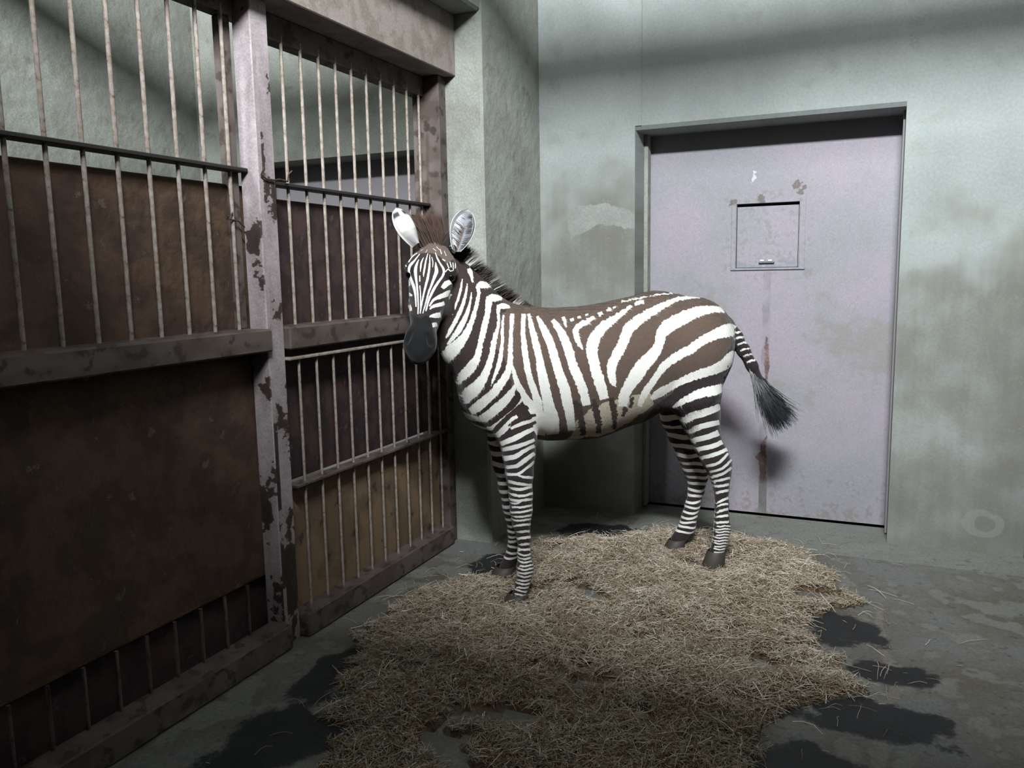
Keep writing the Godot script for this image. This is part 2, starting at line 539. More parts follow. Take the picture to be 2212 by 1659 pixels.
func build_door() -> void:
	var dm := door_texture()
	mats.door_plain = std(Color(0.57, 0.55, 0.57), 0.6)
	var t := Node3D.new()
	t.name = "door_1"
	t.set_meta("kind", "structure")
	t.set_meta("label", "pale pinkish steel sliding door with a small hatch")
	add_child(t)
	# leaf with a square hole for the hatch
	var st := new_st()
	var z0 := DOOR - 0.05
	box_to(st, Vector3(-1.225, 0.012, z0), Vector3(-0.7349, 2.3, DOOR))
	box_to(st, Vector3(-0.4040, 0.012, z0), Vector3(0.088, 2.3, DOOR))
	box_to(st, Vector3(-0.7349, 0.012, z0), Vector3(-0.4040, 1.4051, DOOR))
	box_to(st, Vector3(-0.7349, 1.7604, z0), Vector3(-0.4040, 2.3, DOOR))
	put("leaf", st.commit(), dm, t)
	put("hatch", bevel(Vector3(-0.7319, 1.4091, z0 + 0.005), Vector3(-0.4070, 1.7431, DOOR - 0.004), 0.003), dm, t)
	put("slot_back", box(Vector3(-0.7349, 1.7045, z0 - 0.03), Vector3(-0.4040, 1.7857, z0 - 0.02)), mats.steel, t)
	# raised border round the hatch
	var fr := new_st()
	bevel_to(fr, Vector3(-0.7613, 1.4000, DOOR - 0.001), Vector3(-0.7370, 1.7776, DOOR + 0.004), 0.002)
	bevel_to(fr, Vector3(-0.4020, 1.4000, DOOR - 0.001), Vector3(-0.3715, 1.7776, DOOR + 0.004), 0.002)
	put("hatch_border", fr.commit(), dm, t)
	put("hatch_ledge", bevel(Vector3(-0.7613, 1.3959, DOOR - 0.001), Vector3(-0.3675, 1.4081, DOOR + 0.010), 0.003), dm, t)
	var l := new_st()
	bevel_to(l, Vector3(-0.6091, 1.4325, DOOR - 0.006), Vector3(-0.5278, 1.4406, DOOR + 0.010), 0.002)
	put("latch_plate", l.commit(), std(Color(0.42, 0.42, 0.42), 0.45, 0.5), t)
	for x in [-0.5918, -0.5492]:
		put("latch_knob", tube([Vector3(x - 0.010, 1.44677, DOOR + 0.004), Vector3(x + 0.010, 1.44677, DOOR + 0.004)], 0.006, 8), std(Color(0.82, 0.84, 0.86), 0.35, 0.2), t)
	# guide rails left and right of the leaf
	put("guide_rail", bevel(Vector3(-1.240, 0.01, DOOR + 0.02), Vector3(-1.216, 2.17, DOOR + 0.085), 0.003), mats.concrete, t)
	put("guide_rail", bevel(Vector3(0.080, 0.01, DOOR - 0.02), Vector3(0.090, 2.17, DOOR + 0.14), 0.003), mats.door_plain, t)

# ------------------------------------------------------------------ the barred partition
# pale paint that has flaked and worn off in patches, most of all where animals rub along the lower post
func post_material() -> StandardMaterial3D:
	var w := 128
	var h := 1024
	var big := noise(501, 3.2, 3)
	var mid := noise(502, 22.0, 4)
	var fine := noise(503, 90.0, 2)
	var m := std(Color.WHITE, 0.65)
	m.albedo_texture = tex(w, h, func(px, py):
		var x: float = 0.47 * px / w
		var y: float = 2.4 - 2.4 * py / h
		var b := big.get_noise_2d(x * 1.6, y * 0.7)
		var e := mid.get_noise_2d(x, y)
		var g := fine.get_noise_2d(x, y)
		var col := Color(0.585, 0.545, 0.555).lerp(Color(0.52, 0.48, 0.485), clampf(0.5 + b * 1.5, 0, 1))
		var worn := b + e * 0.35 - (0.46 if y > 1.75 else (0.31 if y > 0.75 else 0.10))
		if worn > 0.0: col = Color(0.235, 0.195, 0.18).lerp(Color(0.17, 0.14, 0.135), clampf(worn * 3.0, 0, 1))
		return col * (1.0 + g * 0.12 + e * 0.08))
	m.uv1_scale = Vector3(1.0 / 0.47, 1.0 / 2.4, 1)
	m.uv1_offset = Vector3(0, 1.0, 0)
	return m

func build_partition() -> void:
	# steel beam
	var bm := put("steel_beam", bevel(Vector3(-2.30, 2.368, -3.70), Vector3(-1.942, 2.655, -0.13), 0.004), mats.beam, self)
	tag(bm, "brown painted steel beam running over the barred partition", "beam")
	# post
	var post := put("steel_post", bevel(Vector3(-2.10, 0.0, -2.418), Vector3(-2.018, 2.368, -2.327), 0.004), post_material(), self)
	tag(post, "square pale painted post with rust patches between the two barred sections", "post")
	# right section
	var g := thing("barred_gate", "barred partition section with dark panel, rails and bars behind the zebra's head", "gate", Vector3(-2.02, 0, -3.0))
	var o := g.position
	var add := func(called: String, lo: Vector3, hi: Vector3, m: Material, b := 0.003):
		put(called, bevel(lo - o, hi - o, b), m, g)
	var z1 := -2.420
	var z2 := -3.625
	add.call("top_rail", Vector3(-2.15, 2.272, z2), Vector3(-2.085, 2.366, z1), mats.worn)
	add.call("stile", Vector3(-2.15, 0.0, -3.698), Vector3(-2.00, 2.366, z2), mats.worn)
	add.call("flat_rail", Vector3(-2.122, 1.741, z2), Vector3(-2.060, 1.755, z1), mats.steel)
	add.call("upper_panel", Vector3(-2.150, 1.20, z2), Vector3(-2.128, 1.700, z1), mats.panel_dark)
	add.call("middle_rail", Vector3(-2.155, 1.131, z2), Vector3(-1.992, 1.217, z1), mats.worn, 0.006)
	add.call("flat_rail", Vector3(-2.045, 1.090, z2), Vector3(-2.000, 1.102, z1), mats.bar)
	add.call("flat_rail", Vector3(-2.045, 0.598, z2), Vector3(-1.996, 0.612, z1), mats.worn)
	add.call("lower_panel", Vector3(-2.085, 0.09, z2), Vector3(-2.060, 0.600, z1), mats.panel_low)
	add.call("centre_panel", Vector3(-2.125, 0.60, z2), Vector3(-2.105, 1.131, z1), mats.panel_dark)
	add.call("bottom_rail", Vector3(-2.075, 0.004, z2), Vector3(-1.975, 0.098, z1), mats.worn, 0.006)
	var upper := tube([Vector3(0, 1.21, 0), Vector3(0, 2.30, 0)], 0.0065, 8)
	var lower := tube([Vector3(0, 0.09, 0), Vector3(0, 1.095, 0)], 0.0058, 8)
	for i in 11:
		var z := -2.487 - 0.1085 * i
		if z < z2 + 0.01: break
		var zu := z * 1.0347
		if zu > z2 + 0.01: put("bar", upper, mats.bar, g, Vector3(-2.09, 0, zu) - o)
		put("bar", lower, mats.bar, g, Vector3(-2.02, 0, z - 0.008) - o)
	var wt := new_st()
	tube_to(wt, [Vector3(-2.055, 1.760, -2.53), Vector3(-2.02, 1.757, -2.44), Vector3(-2.009, 1.750, -2.40), Vector3(-2.010, 1.750, -2.36), Vector3(-2.010, 1.762, -2.333), Vector3(-2.000, 1.790, -2.340)], [0.0035, 0.0035, 0.0035, 0.0035, 0.0035, 0.0035], 6)
	tube_to(wt, [Vector3(-2.055, 1.760, -2.53), Vector3(-2.045, 1.785, -2.525), Vector3(-2.04, 1.80, -2.54)], [0.003, 0.003, 0.0025], 6)
	tag(put("wire_tie", wt.commit(), mats.wire, self), "twisted rusty wire tied across the pale post at the rail", "wire")
	# left section
	var h := thing("barred_fence", "barred partition section with rusty brown upper panel and solid dark lower sheet", "fence", Vector3(-2.02, 0, -1.2))
	var q := h.position
	var addl := func(called: String, lo: Vector3, hi: Vector3, m: Material, b := 0.003):
		put(called, bevel(lo - q, hi - q, b), m, h)
	var a1 := -0.13
	var a2 := -2.325
	addl.call("top_rail", Vector3(-2.15, 2.305, a2), Vector3(-2.085, 2.366, a1), mats.worn)
	addl.call("stile", Vector3(-2.15, 1.217, a2), Vector3(-2.105, 2.305, -2.285), mats.worn)
	addl.call("flat_rail", Vector3(-2.122, 1.773, a2), Vector3(-2.060, 1.787, a1), mats.steel)
	addl.call("upper_panel", Vector3(-2.150, 1.20, -2.418), Vector3(-2.128, 1.733, a1), mats.panel)
	addl.call("middle_rail", Vector3(-2.155, 1.135, a2), Vector3(-1.992, 1.217, a1), mats.worn, 0.006)
	addl.call("lower_panel", Vector3(-2.125, 0.27, -2.40), Vector3(-2.104, 1.14, a1), mats.panel)
	addl.call("bottom_rail", Vector3(-2.075, 0.004, a2), Vector3(-1.975, 0.098, a1), mats.worn, 0.006)
	addl.call("added_dark_sheet", Vector3(-2.16, 0.05, -2.40), Vector3(-2.14, 0.34, a1), mats.panel_dark)  # added dark sheet behind the short bars; keeps the gap dark
	var short := tube([Vector3(0, 0.09, 0), Vector3(0, 0.29, 0)], 0.0062, 8)
	for i in 20:
		var z := -2.188 + 0.1125 * i
		put("bar", upper_left(), mats.bar, h, Vector3(-2.09, 0, z * 1.0347) - q)
		put("bar", short, mats.worn, h, Vector3(-2.06, 0, z) - q)
	put("wire_tie", tube([Vector3(-2.08, 1.628, -2.256) - q, Vector3(-2.078, 1.607, -2.225) - q, Vector3(-2.085, 1.602, -2.287) - q, Vector3(-2.078, 1.581, -2.31) - q], 0.003, 6), mats.wire, h)

var _ul: Mesh
func upper_left() -> Mesh:
	if _ul == null: _ul = tube([Vector3(0, 1.21, 0), Vector3(0, 2.33, 0)], 0.0070, 8)
	return _ul

# ------------------------------------------------------------------ straw
const STRAW := [[-1.57, -3.48], [-1.60, -3.80], [-1.31, -3.94], [-1.14, -4.08], [-1.03, -4.22], [-0.83, -4.26], [-0.61, -4.22], [-0.39, -4.2], [-0.25, -4.07], [-0.15, -3.81], [-0.01, -3.56], [-0.23, -3.3], [-0.19, -3.05], [-0.09, -2.94], [0.04, -2.85], [-0.04, -2.75], [-0.27, -2.47], [-0.3, -2.16], [-0.4, -1.5], [-1.32, -1.5], [-1.52, -1.99], [-1.66, -2.25], [-1.80, -2.59], [-1.80, -2.92], [-1.75, -3.09], [-1.60, -3.28]]
var straw_poly := PackedVector2Array()
var straw_noise: FastNoiseLite

# how deep the straw lies at a place on the floor (0 outside the bed)
func straw_depth(x: float, z: float) -> float:
	var p := Vector2(x, z)
	p += Vector2(straw_noise.get_noise_2d(x * 3.0, z * 3.0), straw_noise.get_noise_2d(x * 3.0 + 40.0, z * 3.0)) * 0.10
	if not Geometry2D.is_point_in_polygon(p, straw_poly): return 0.0
	var e := 9.0
	for i in straw_poly.size():
		e = minf(e, p.distance_to(Geometry2D.get_closest_point_to_segment(p, straw_poly[i], straw_poly[(i + 1) % straw_poly.size()])))
	var n := straw_noise.get_noise_2d(x, z)
	if n < -0.42: return 0.0
	var deep := minf(e * 0.28, 0.034) * (0.75 + n * 0.9) + 0.004
	for h in [[-1.345, -3.07], [-1.52, -3.30], [-0.66, -3.76], [-0.865, -3.965]]:
		deep = minf(deep, 0.004 + maxf(Vector2(x - h[0], z - h[1]).length() - 0.12, 0.0) * 0.3)
	return deep

func stalk(len: float, wide: float, bend: float, sd: int) -> Mesh:
	var rng := RandomNumberGenerator.new()
	rng.seed = sd
	var pts := []
	var rad := []
	for i in 4:
		var t := i / 3.0
		pts.append(Vector3((t - 0.5) * len, rng.randf_range(-0.3, 0.3) * bend * len * 0.3 + sin(t * PI) * bend * len * 0.5, rng.randf_range(-1, 1) * bend * len * 0.35))
		rad.append(wide * (1.0 if i < 3 else 0.6))
	var st := new_st()
	tube_to(st, pts, rad, 3, false)
	return st.commit()

func build_straw() -> void:
	straw_noise = noise(401, 1.6, 4)
	for p in STRAW: straw_poly.append(Vector2(p[0], p[1]))
	var rng := RandomNumberGenerator.new()
	rng.seed = 402
	# matted chaff under the loose stalks
	var bed := thing("straw_bedding", "loose heap of dry yellow brown straw spread on the floor", "straw")
	bed.set_meta("kind", "stuff")
	var st := new_st()
	st.set_smooth_group(0)
	var step := 0.03
	var cache := {}
	var depth := func(i: int, j: int) -> float:
		var key := i * 1000 + j
		if not cache.has(key): cache[key] = straw_depth(-2.0 + i * step, -4.45 + j * step)
		return cache[key]
	for i in 72:
		for j in 100:
			var c := [depth.call(i, j), depth.call(i + 1, j), depth.call(i + 1, j + 1), depth.call(i, j + 1)]
			if c.max() <= 0.0: continue
			var o := [[0, 0], [1, 0], [1, 1], [0, 1]]
			var v := []
			for k in 4: v.append(Vector3(-2.0 + (i + o[k][0]) * step, c[k] - (0.006 if c[k] <= 0.0 else 0.0), -4.45 + (j + o[k][1]) * step))
			for k in [0, 1, 2, 0, 2, 3]: st.add_vertex(v[k])
	st.generate_normals()
	var cm := std(Color.WHITE, 0.95)
	cm.albedo_texture = blotchy(256, 411, Color(0.36, 0.295, 0.225), Color(0.27, 0.22, 0.165), Color(0.15, 0.125, 0.10), 0.5, 0.62, 0.03, 0.3)
	var chaff := put("chaff", st.commit(), tri(cm, 0.4), bed)
	chaff.set_meta("kind", "stuff")
	var m := std(Color.WHITE, 0.7)
	m.vertex_color_use_as_albedo = true
	var kinds := [stalk(0.035, 0.0009, 0.15, 1), stalk(0.06, 0.0010, 0.20, 2), stalk(0.12, 0.0012, 0.12, 3), stalk(0.02, 0.0010, 0.10, 4), stalk(0.06, 0.0017, 0.08, 5), stalk(0.08, 0.0008, 0.35, 6)]
	var counts := [24000, 15000, 1500, 24000, 1300, 8000]
	for k in kinds.size():
		var at := []
		while at.size() < counts[k]:
			var x := rng.randf_range(-1.95, 0.12)
			var z := rng.randf_range(-4.40, -1.55)
			var dp := straw_depth(x, z)
			if dp <= 0.0: continue
			at.append(Vector3(x, dp, z))
		var mm := MultiMesh.new()
		mm.transform_format = MultiMesh.TRANSFORM_3D
		mm.use_colors = true
		mm.mesh = kinds[k]
		# a few stalks lie scattered round the bed
		var extra := 170 if k in [1, 2, 3, 5] else 0
		for e in extra:
			var an := rng.randf() * TAU
			var p: Vector2 = straw_poly[rng.randi_range(0, straw_poly.size() - 1)] + Vector2(cos(an), sin(an)) * rng.randf_range(0.0, 0.30) * rng.randf_range(0.1, 2.0)
			if p.x < -1.95 or p.y < -4.38 or p.x > 0.65: continue
			at.append(Vector3(p.x, 0.002, p.y))
		mm.instance_count = at.size()
		for i in at.size():
			var flat: bool = at[i].y < 0.003
			var b := Basis(Vector3.UP, rng.randf() * TAU) * Basis(Vector3.BACK, 0.0 if flat else rng.randfn(0.0, 0.30)) * Basis(Vector3.RIGHT, 0.0 if flat else rng.randf() * TAU)
			var s := rng.randf_range(0.6, 1.25)
			mm.set_instance_transform(i, Transform3D(b.scaled(Vector3(s, s, s)), at[i] + Vector3(0, 0.002 + (0.0 if flat else rng.randf() * 0.016), 0)))
			var tone := rng.randf()
			var patch := straw_noise.get_noise_2d(at[i].x * 2.5 + 9.0, at[i].z * 2.5)
			var c := Color(0.36, 0.275, 0.195).lerp(Color(0.74, 0.665, 0.545), clampf(tone * 0.85 + patch * 0.5, 0.0, 1.0))
			if rng.randf() < 0.25: c = Color(0.25, 0.165, 0.10)
			if rng.randf() < 0.11: c = Color(0.88, 0.83, 0.73)
			mm.set_instance_color(i, c)
		var mi := MultiMeshInstance3D.new()
		mi.name = "stalks"
		mi.multimesh = mm
		mi.material_override = m
		mi.set_meta("kind", "stuff")
		bed.add_child(mi, true)

# coat markings traced from the photograph: pixel x, pixel y, width, along each light stripe
const COAT := [
	[998.2, 602.5, 2.4, 994.1, 629, 5.3, 983.2, 662.8, 4.3, 975.5, 679.7, 1.9],
	[1009.3, 612.2, 2.9, 1004.4, 641.1, 6.3, 991.7, 677.2, 9.2, 971.2, 715.8, 8.2, 962.7, 730.3, 2.9],
	[1018.2, 631.4, 2.9, 1015.3, 653.1, 5.3, 1005.4, 684.5, 10.1, 986.8, 718.2, 12.5, 966.3, 743.5, 3.9],
	[1012.2, 579.6, 7.2, 1015.3, 586.8, 10.6, 1018.2, 595.3, 7.2, 1020.6, 609.7, 2.9],
	[998.9, 555.5, 3.4, 1004.9, 562, 4.8],
	[1061.6, 617, 6.3, 1048.3, 615.3, 14.5, 1037.5, 615.3, 15.4, 1031.9, 620.6, 9.6, 1034.3, 631.4, 7.2, 1029, 660.4, 8.2, 1017.5, 696.5, 11.6, 1001.3, 730.3, 18.1, 976, 756.8, 28.9, 957.9, 776.1, 26.5],
	[1084.5, 643.6, 7.1, 1068.2, 643.6, 16.3, 1057.4, 645, 16.3, 1054.6, 658.5, 13.6, 1052.5, 677.5, 11.4, 1046.5, 701.9, 13, 1038.4, 737.2, 12.2, 1030.2, 772.5, 16.3, 1015.3, 795.5, 22.2, 996.3, 814.5, 20.3, 988.2, 829.4, 6.5],
	[1100.8, 663.9, 5.4, 1089.9, 661.2, 11.9, 1077.7, 662.6, 11.9, 1075.8, 677.5, 6.5, 1076.3, 701.9, 6, 1066.8, 737.2, 10.9, 1060.1, 775.2, 12.5, 1047.9, 807.7, 16.8, 1030.2, 834.9, 25.8, 1008.5, 853.9, 29.8, 1004.4, 870.1, 16.3],
	[1087.2, 680.2, 2.7, 1084.5, 712.8, 6.5, 1084.5, 739.9, 6.5, 1079.1, 780.6, 9.8, 1068.7, 810.4, 8.1, 1060.1, 833.5, 2.2],
	[1106.2, 677.5, 9.8, 1104, 712.8, 8.1, 1102.1, 753.5, 10.3, 1100.8, 788.7, 12.5, 1089.9, 817.2, 16.3, 1065.5, 848.4, 19.5, 1035.6, 875.6, 21.2, 1015.3, 889.1, 16.3],
	[1105.4, 788.7, 5.4, 1110.3, 805, 9.2, 1115.7, 824, 11.9, 1130.6, 853.9, 15.2, 1142.8, 872.8, 19, 1152.3, 891.8, 13.6, 1156.4, 910.8, 8.1],
	[1130.6, 677.5, 9.2, 1129.2, 712.8, 9.8, 1132, 745.3, 11.9, 1136.6, 780.6, 13.6, 1142.8, 813.2, 13.6, 1153.7, 845.7, 15.2, 1161, 870.1, 19, 1161.8, 900, 27.1, 1167.2, 924.4, 29.8, 1168.6, 942, 16.3],
	[1141.5, 677.5, 6, 1146.9, 701.9, 10.9, 1155, 734.5, 14.7, 1163.2, 767, 14.9, 1169.1, 799.6, 19.5, 1176.7, 837.6, 22.8, 1183.5, 870.1, 22.8, 1190.3, 902.7, 32.6, 1194.4, 938, 27.1],
	[1160.4, 682.9, 6, 1174, 710.1, 14.7, 1187.6, 739.9, 17.4, 1198.4, 775.2, 18.4, 1209.3, 810.4, 20.1, 1220.1, 843, 23.3, 1225.6, 870.1, 22.8, 1231.5, 900, 19, 1235.1, 929.8, 16.3],
	[1193, 691.1, 9.2, 1212, 718.2, 16.8, 1225.6, 750.8, 19, 1236.4, 786, 20.3, 1250, 818.6, 20.3, 1260.8, 848.4, 19.5, 1266.8, 875.6, 17.4],
	[1216.1, 684.3, 7.1, 1219.6, 696.5, 7.6, 1222.8, 707.4, 2.2],
	[1283.9, 685.1, 7.6, 1263.5, 696.5, 11.9, 1247.3, 706, 11.9, 1242.4, 718.2, 11.9, 1248.6, 737.2, 11.9, 1258.7, 754.8, 2.2],
	[1363.9, 661.2, 6.5, 1334.1, 682.9, 12.2, 1304.2, 704.6, 20.3, 1283.9, 729.1, 24.4, 1278.5, 758.9, 25, 1285.2, 794.2, 23.3, 1296.1, 829.4, 22.8, 1305.6, 862, 19],
	[1114.3, 830.8, 8.1, 1100.8, 853.9, 16.3, 1087.2, 868.8, 20.1, 1062.8, 890.5, 20.6, 1032.9, 912.2, 21.7, 1022.1, 919, 16.3],
	[1127.3, 862, 8.1, 1114.3, 878.3, 13, 1095.3, 898.6, 16.8, 1073.6, 917.6, 17.4, 1049.2, 935.2, 19],
	[1117, 898.6, 7.1, 1100.8, 910.8, 13.6, 1084.5, 929.8, 16.8, 1065.5, 944.7, 19],
	[1341.6, 652.4, 3.7, 1383.5, 643.8, 3.4, 1422.9, 636.2, 2.9, 1462.2, 632, 2.4],
	[1230.9, 691.8, 6.3, 1239.3, 689.1, 6.3],
	[1247.2, 686, 4.7, 1254.5, 684.4, 5.2],
	[1263.7, 680.8, 3.7, 1270.3, 678.7, 4.2],
	[1291.8, 680, 8.9, 1300.9, 675.5, 7.9],
	[1310.1, 672.1, 6.8, 1319.3, 666.9, 6.3],
	[1323.2, 665.5, 4.2, 1329.8, 662.4, 3.7],
	[1370.4, 657.2, 6.8, 1390.1, 651.4, 7.9],
	[1512, 643.3, 3.7, 1488.4, 642.5, 6.8, 1462.2, 646.7, 9.4, 1430.7, 659.8, 13.6, 1399.3, 678.7, 18.4, 1373, 695.7, 22.5, 1354.7, 715.4, 23.1, 1344.2, 744.2, 21, 1331.1, 767.8, 21.5, 1320.6, 794, 19.9, 1323.2, 822.9, 14.7, 1330.3, 836, 2.6],
	[1567.1, 670.8, 10.5, 1546.1, 667.6, 13.1, 1514.6, 671.3, 21, 1483.2, 682.6, 27.3, 1449.1, 700.9, 29.4, 1428.6, 719.3, 24.1, 1422.9, 746.8, 19.9, 1408.4, 767.8, 26.2, 1388.8, 788.8, 29.4, 1373, 812.4, 29.4, 1357.3, 836, 24.1, 1347.4, 856.9, 23.6, 1345.5, 877.9, 18.4],
	[1588, 715.4, 23.6, 1574.9, 712.7, 28.8, 1548.7, 721.1, 23.6, 1519.9, 734.2, 18.9, 1493.7, 752.1, 18.9, 1462.2, 770.4, 18.9, 1436, 788.8, 17.8, 1420.2, 809.8, 14.7, 1401.9, 836, 14.7, 1388.8, 856.9, 14.7, 1380.9, 877.9, 9.4],
	[1588, 762.6, 15.7, 1577.6, 773, 23.6, 1564.4, 787.5, 24.1, 1535.6, 800.6, 21.5, 1501.5, 811.1, 18.4, 1470.1, 824.2, 15.7, 1443.8, 837.3, 16.3, 1420.2, 851.7, 17.3, 1407.1, 862.2, 7.9],
	[1567.1, 834.7, 15.7, 1540.8, 843.8, 21.5, 1509.4, 850.4, 19.9, 1483.2, 862.2, 16.3, 1462.2, 874, 9.4, 1453, 880.5, 3.1],
	[1556.6, 877.9, 13.1, 1522.5, 891, 16.3, 1496.3, 897.6, 16.3, 1477.9, 907.3, 15.2, 1464.8, 915.9, 3.7],
	[1554, 912, 10.5, 1522.5, 919.3, 12.1, 1496.3, 927.7, 12.1, 1479.2, 936.9, 6.3],
	[1552.6, 934.3, 13.1, 1527.7, 944, 12.1, 1501.5, 950, 11, 1487.1, 952.6, 6.3],
	[1560.5, 954.5, 10.5, 1535.6, 965, 10.5, 1501.5, 971, 9.4],
	[1571, 969.7, 7.9, 1546.1, 980.7, 8.9, 1512, 989.4, 7.3],
	[1572.8, 979.1, 4.8, 1551.5, 1000.3, 6.4, 1523.7, 1007, 5.8],
	[1580.2, 992.4, 4.8, 1559.5, 1012.3, 5.8, 1531.6, 1019.4, 5.3],
	[1580.2, 1009.6, 5.3, 1562.1, 1022.9, 5.8, 1534.3, 1030.8, 5.3],
	[1577.5, 1032.1, 5.3, 1556.8, 1036.9, 5.8, 1537, 1040.6, 5.3],
	[1574.9, 1045.9, 5.3, 1556.8, 1049.6, 5.8, 1541.5, 1049.6, 4.8],
	[1574.3, 1058.7, 5.3, 1544.9, 1064.5, 5.8],
	[1573.3, 1074.6, 5.3, 1559.5, 1081.2, 5.3, 1544.9, 1087.3, 4.8],
	[1573.3, 1088.4, 4.8, 1556.8, 1090.5, 4.8, 1544.9, 1095.8, 2.1],
	[1573.3, 1099, 5.3, 1544.9, 1105.6, 5.8],
	[1573.3, 1113, 5.3, 1544.9, 1116.2, 5.8],
	[1574.9, 1127.1, 5.3, 1544.9, 1128.4, 5.3],
	[1542.3, 1134.5, 3.2, 1554.2, 1137.7, 3.2, 1564.8, 1135.6, 3.4, 1578.6, 1137.2, 2.9],
	[1542.3, 1142.9, 3.2, 1554.2, 1143.9, 3.2, 1564.8, 1141.8, 3.4, 1578.6, 1143.4, 2.9],
	[1542.3, 1147, 3.2, 1554.2, 1150.2, 3.2, 1564.8, 1148, 3.4, 1578.6, 1149.6, 2.9],
	[1542.3, 1155.3, 3.2, 1554.2, 1156.4, 3.2, 1564.8, 1154.3, 3.4, 1578.6, 1155.9, 2.9],
	[1542.3, 1159.4, 3.2, 1554.2, 1162.6, 3.2, 1564.8, 1160.5, 3.4, 1578.6, 1162.1, 2.9],
	[1542.3, 1167.8, 3.2, 1554.2, 1168.8, 3.2, 1564.8, 1166.7, 3.4, 1578.6, 1168.3, 2.9],
	[1542.3, 1171.9, 3.2, 1554.2, 1175.1, 3.2, 1564.8, 1173, 3.4, 1578.6, 1174.5, 2.9],
	[1542.3, 1180.2, 3.2, 1554.2, 1181.3, 3.2, 1564.8, 1179.2, 3.4, 1578.6, 1180.8, 2.9],
	[1542.3, 1184.4, 3.2, 1554.2, 1187.5, 3.2, 1564.8, 1185.4, 3.4, 1578.6, 1187, 2.9],
	[1542.3, 1192.7, 3.2, 1554.2, 1193.8, 3.2, 1564.8, 1191.7, 3.4, 1578.6, 1193.2, 2.9],
	[1102.7, 925.8, 5.8, 1127.3, 915.1, 8.1, 1157.7, 906.4, 7.2],
	[1081, 958.5, 9.8, 1110, 947.5, 12.2, 1130.2, 936.8, 10.4, 1157.7, 923.8, 8.1],
	[1084.5, 970.9, 7.5, 1110, 966.3, 10.4, 1130.2, 960, 8.7, 1154.8, 949.8, 7.5],
	[1086.8, 989.5, 10.4, 1112.8, 986.6, 10.4, 1130.2, 975, 8.7, 1154.8, 962.3, 6.9],
	[1092, 1008.6, 7.5, 1115.7, 1006.8, 8.7, 1136, 992.4, 10.4, 1154.8, 978.8, 7.5],
	[1094, 1023.6, 6.4, 1115.7, 1024.8, 5.8, 1131.7, 1015.5, 5.8, 1154.8, 997, 6.4],
	[1114.3, 1024.8, 3.5, 1133.1, 1030.8, 5.8, 1153.4, 1031.1, 5.2],
	[1096.1, 1039.5, 6.4, 1124.4, 1045.6, 6.4, 1151.9, 1047.3, 4.1],
	[1096.9, 1052.5, 5.2, 1121.5, 1057.2, 6.4, 1150.5, 1050.8, 5.2],
	[1098.4, 1065.6, 5.2, 1124.4, 1071.6, 5.8, 1151, 1065.3, 5.2],
	[1099.8, 1078, 5.2, 1115.7, 1081.5, 5.8, 1150.5, 1078, 5.2],
	[1100.7, 1085.8, 3.5, 1115.7, 1087.8, 4.1, 1127.3, 1082.1, 2.9],
	[1101.3, 1093.1, 4.1, 1124.4, 1096.2, 4.9, 1150.5, 1089.9, 4.1],
	[1101.9, 1105.8, 4.1, 1124.4, 1106.4, 4.6, 1150.5, 1099.7, 4.1],
	[1102.7, 1114.8, 4.6, 1127.3, 1116.5, 4.6, 1149, 1111.6, 4.1],
	[1104.2, 1125.2, 4.1, 1127.3, 1123.7, 4.3, 1147.6, 1120.3, 3.5],
	[1107.6, 1136.5, 4.6, 1127.3, 1133.9, 5.2, 1146.7, 1131.8, 4.1],
	[1112.3, 1149.8, 5.2, 1146.7, 1146.6, 5.5],
	[1115.7, 1163.1, 5.2, 1146.7, 1159.6, 5.8],
	[1117.2, 1177, 5.8, 1147.6, 1174.1, 5.2],
	[1117.2, 1187.7, 3.5, 1149, 1186.5, 6.4],
	[1115.7, 1193.8, 3.8, 1131.7, 1200.1, 4.1, 1144.7, 1197.2, 4.1, 1156.2, 1195.5, 3.5],
	[1115.7, 1203.9, 3.8, 1131.7, 1207.9, 4.1, 1144.7, 1205, 4.1, 1156.2, 1203.3, 3.5],
	[1115.7, 1209.4, 3.8, 1131.7, 1215.7, 4.1, 1144.7, 1212.8, 4.1, 1156.2, 1211.1, 3.5],
	[1115.7, 1219.5, 3.8, 1131.7, 1223.6, 4.1, 1144.7, 1220.7, 4.1, 1156.2, 1218.9, 3.5],
	[1115.7, 1225, 3.8, 1131.7, 1231.4, 4.1, 1144.7, 1228.5, 4.1, 1156.2, 1226.7, 3.5],
	[1115.7, 1235.1, 3.8, 1131.7, 1239.2, 4.1, 1144.7, 1236.3, 4.1, 1156.2, 1234.5, 3.5],
	[1115.7, 1240.6, 3.8, 1131.7, 1247, 4.1, 1144.7, 1244.1, 4.1, 1156.2, 1242.4, 3.5],
	[1115.7, 1250.8, 3.8, 1131.7, 1254.8, 4.1, 1144.7, 1251.9, 4.1, 1156.2, 1250.2, 3.5],
	[1111.4, 1256.2, 3.8, 1131.7, 1262.6, 4.1, 1144.7, 1259.7, 4.1, 1156.2, 1258, 3.5],
	[1111.4, 1266.4, 3.8, 1131.7, 1270.4, 4.1, 1144.7, 1267.5, 4.1, 1156.2, 1265.8, 3.5],
	[1111.4, 1271.9, 3.8, 1131.7, 1278.2, 4.1, 1144.7, 1275.3, 4.1, 1156.2, 1273.6, 3.5],
	[1111.4, 1282, 3.8, 1131.7, 1286.1, 4.1, 1144.7, 1283.2, 4.1, 1156.2, 1281.4, 3.5],
	[1111.4, 1287.5, 3.8, 1131.7, 1293.9, 4.1, 1144.7, 1291, 4.1, 1156.2, 1289.2, 3.5],
	[1580, 722, 3.5, 1590, 718, 4.5, 1602, 716, 4],
	[1586, 733, 3.5, 1596, 729, 4.5, 1608, 727, 4],
	[1592, 745, 3.5, 1602, 741, 4.5, 1614, 739, 4],
	[1599, 758, 3.5, 1609, 754, 4.5, 1621, 752, 4],
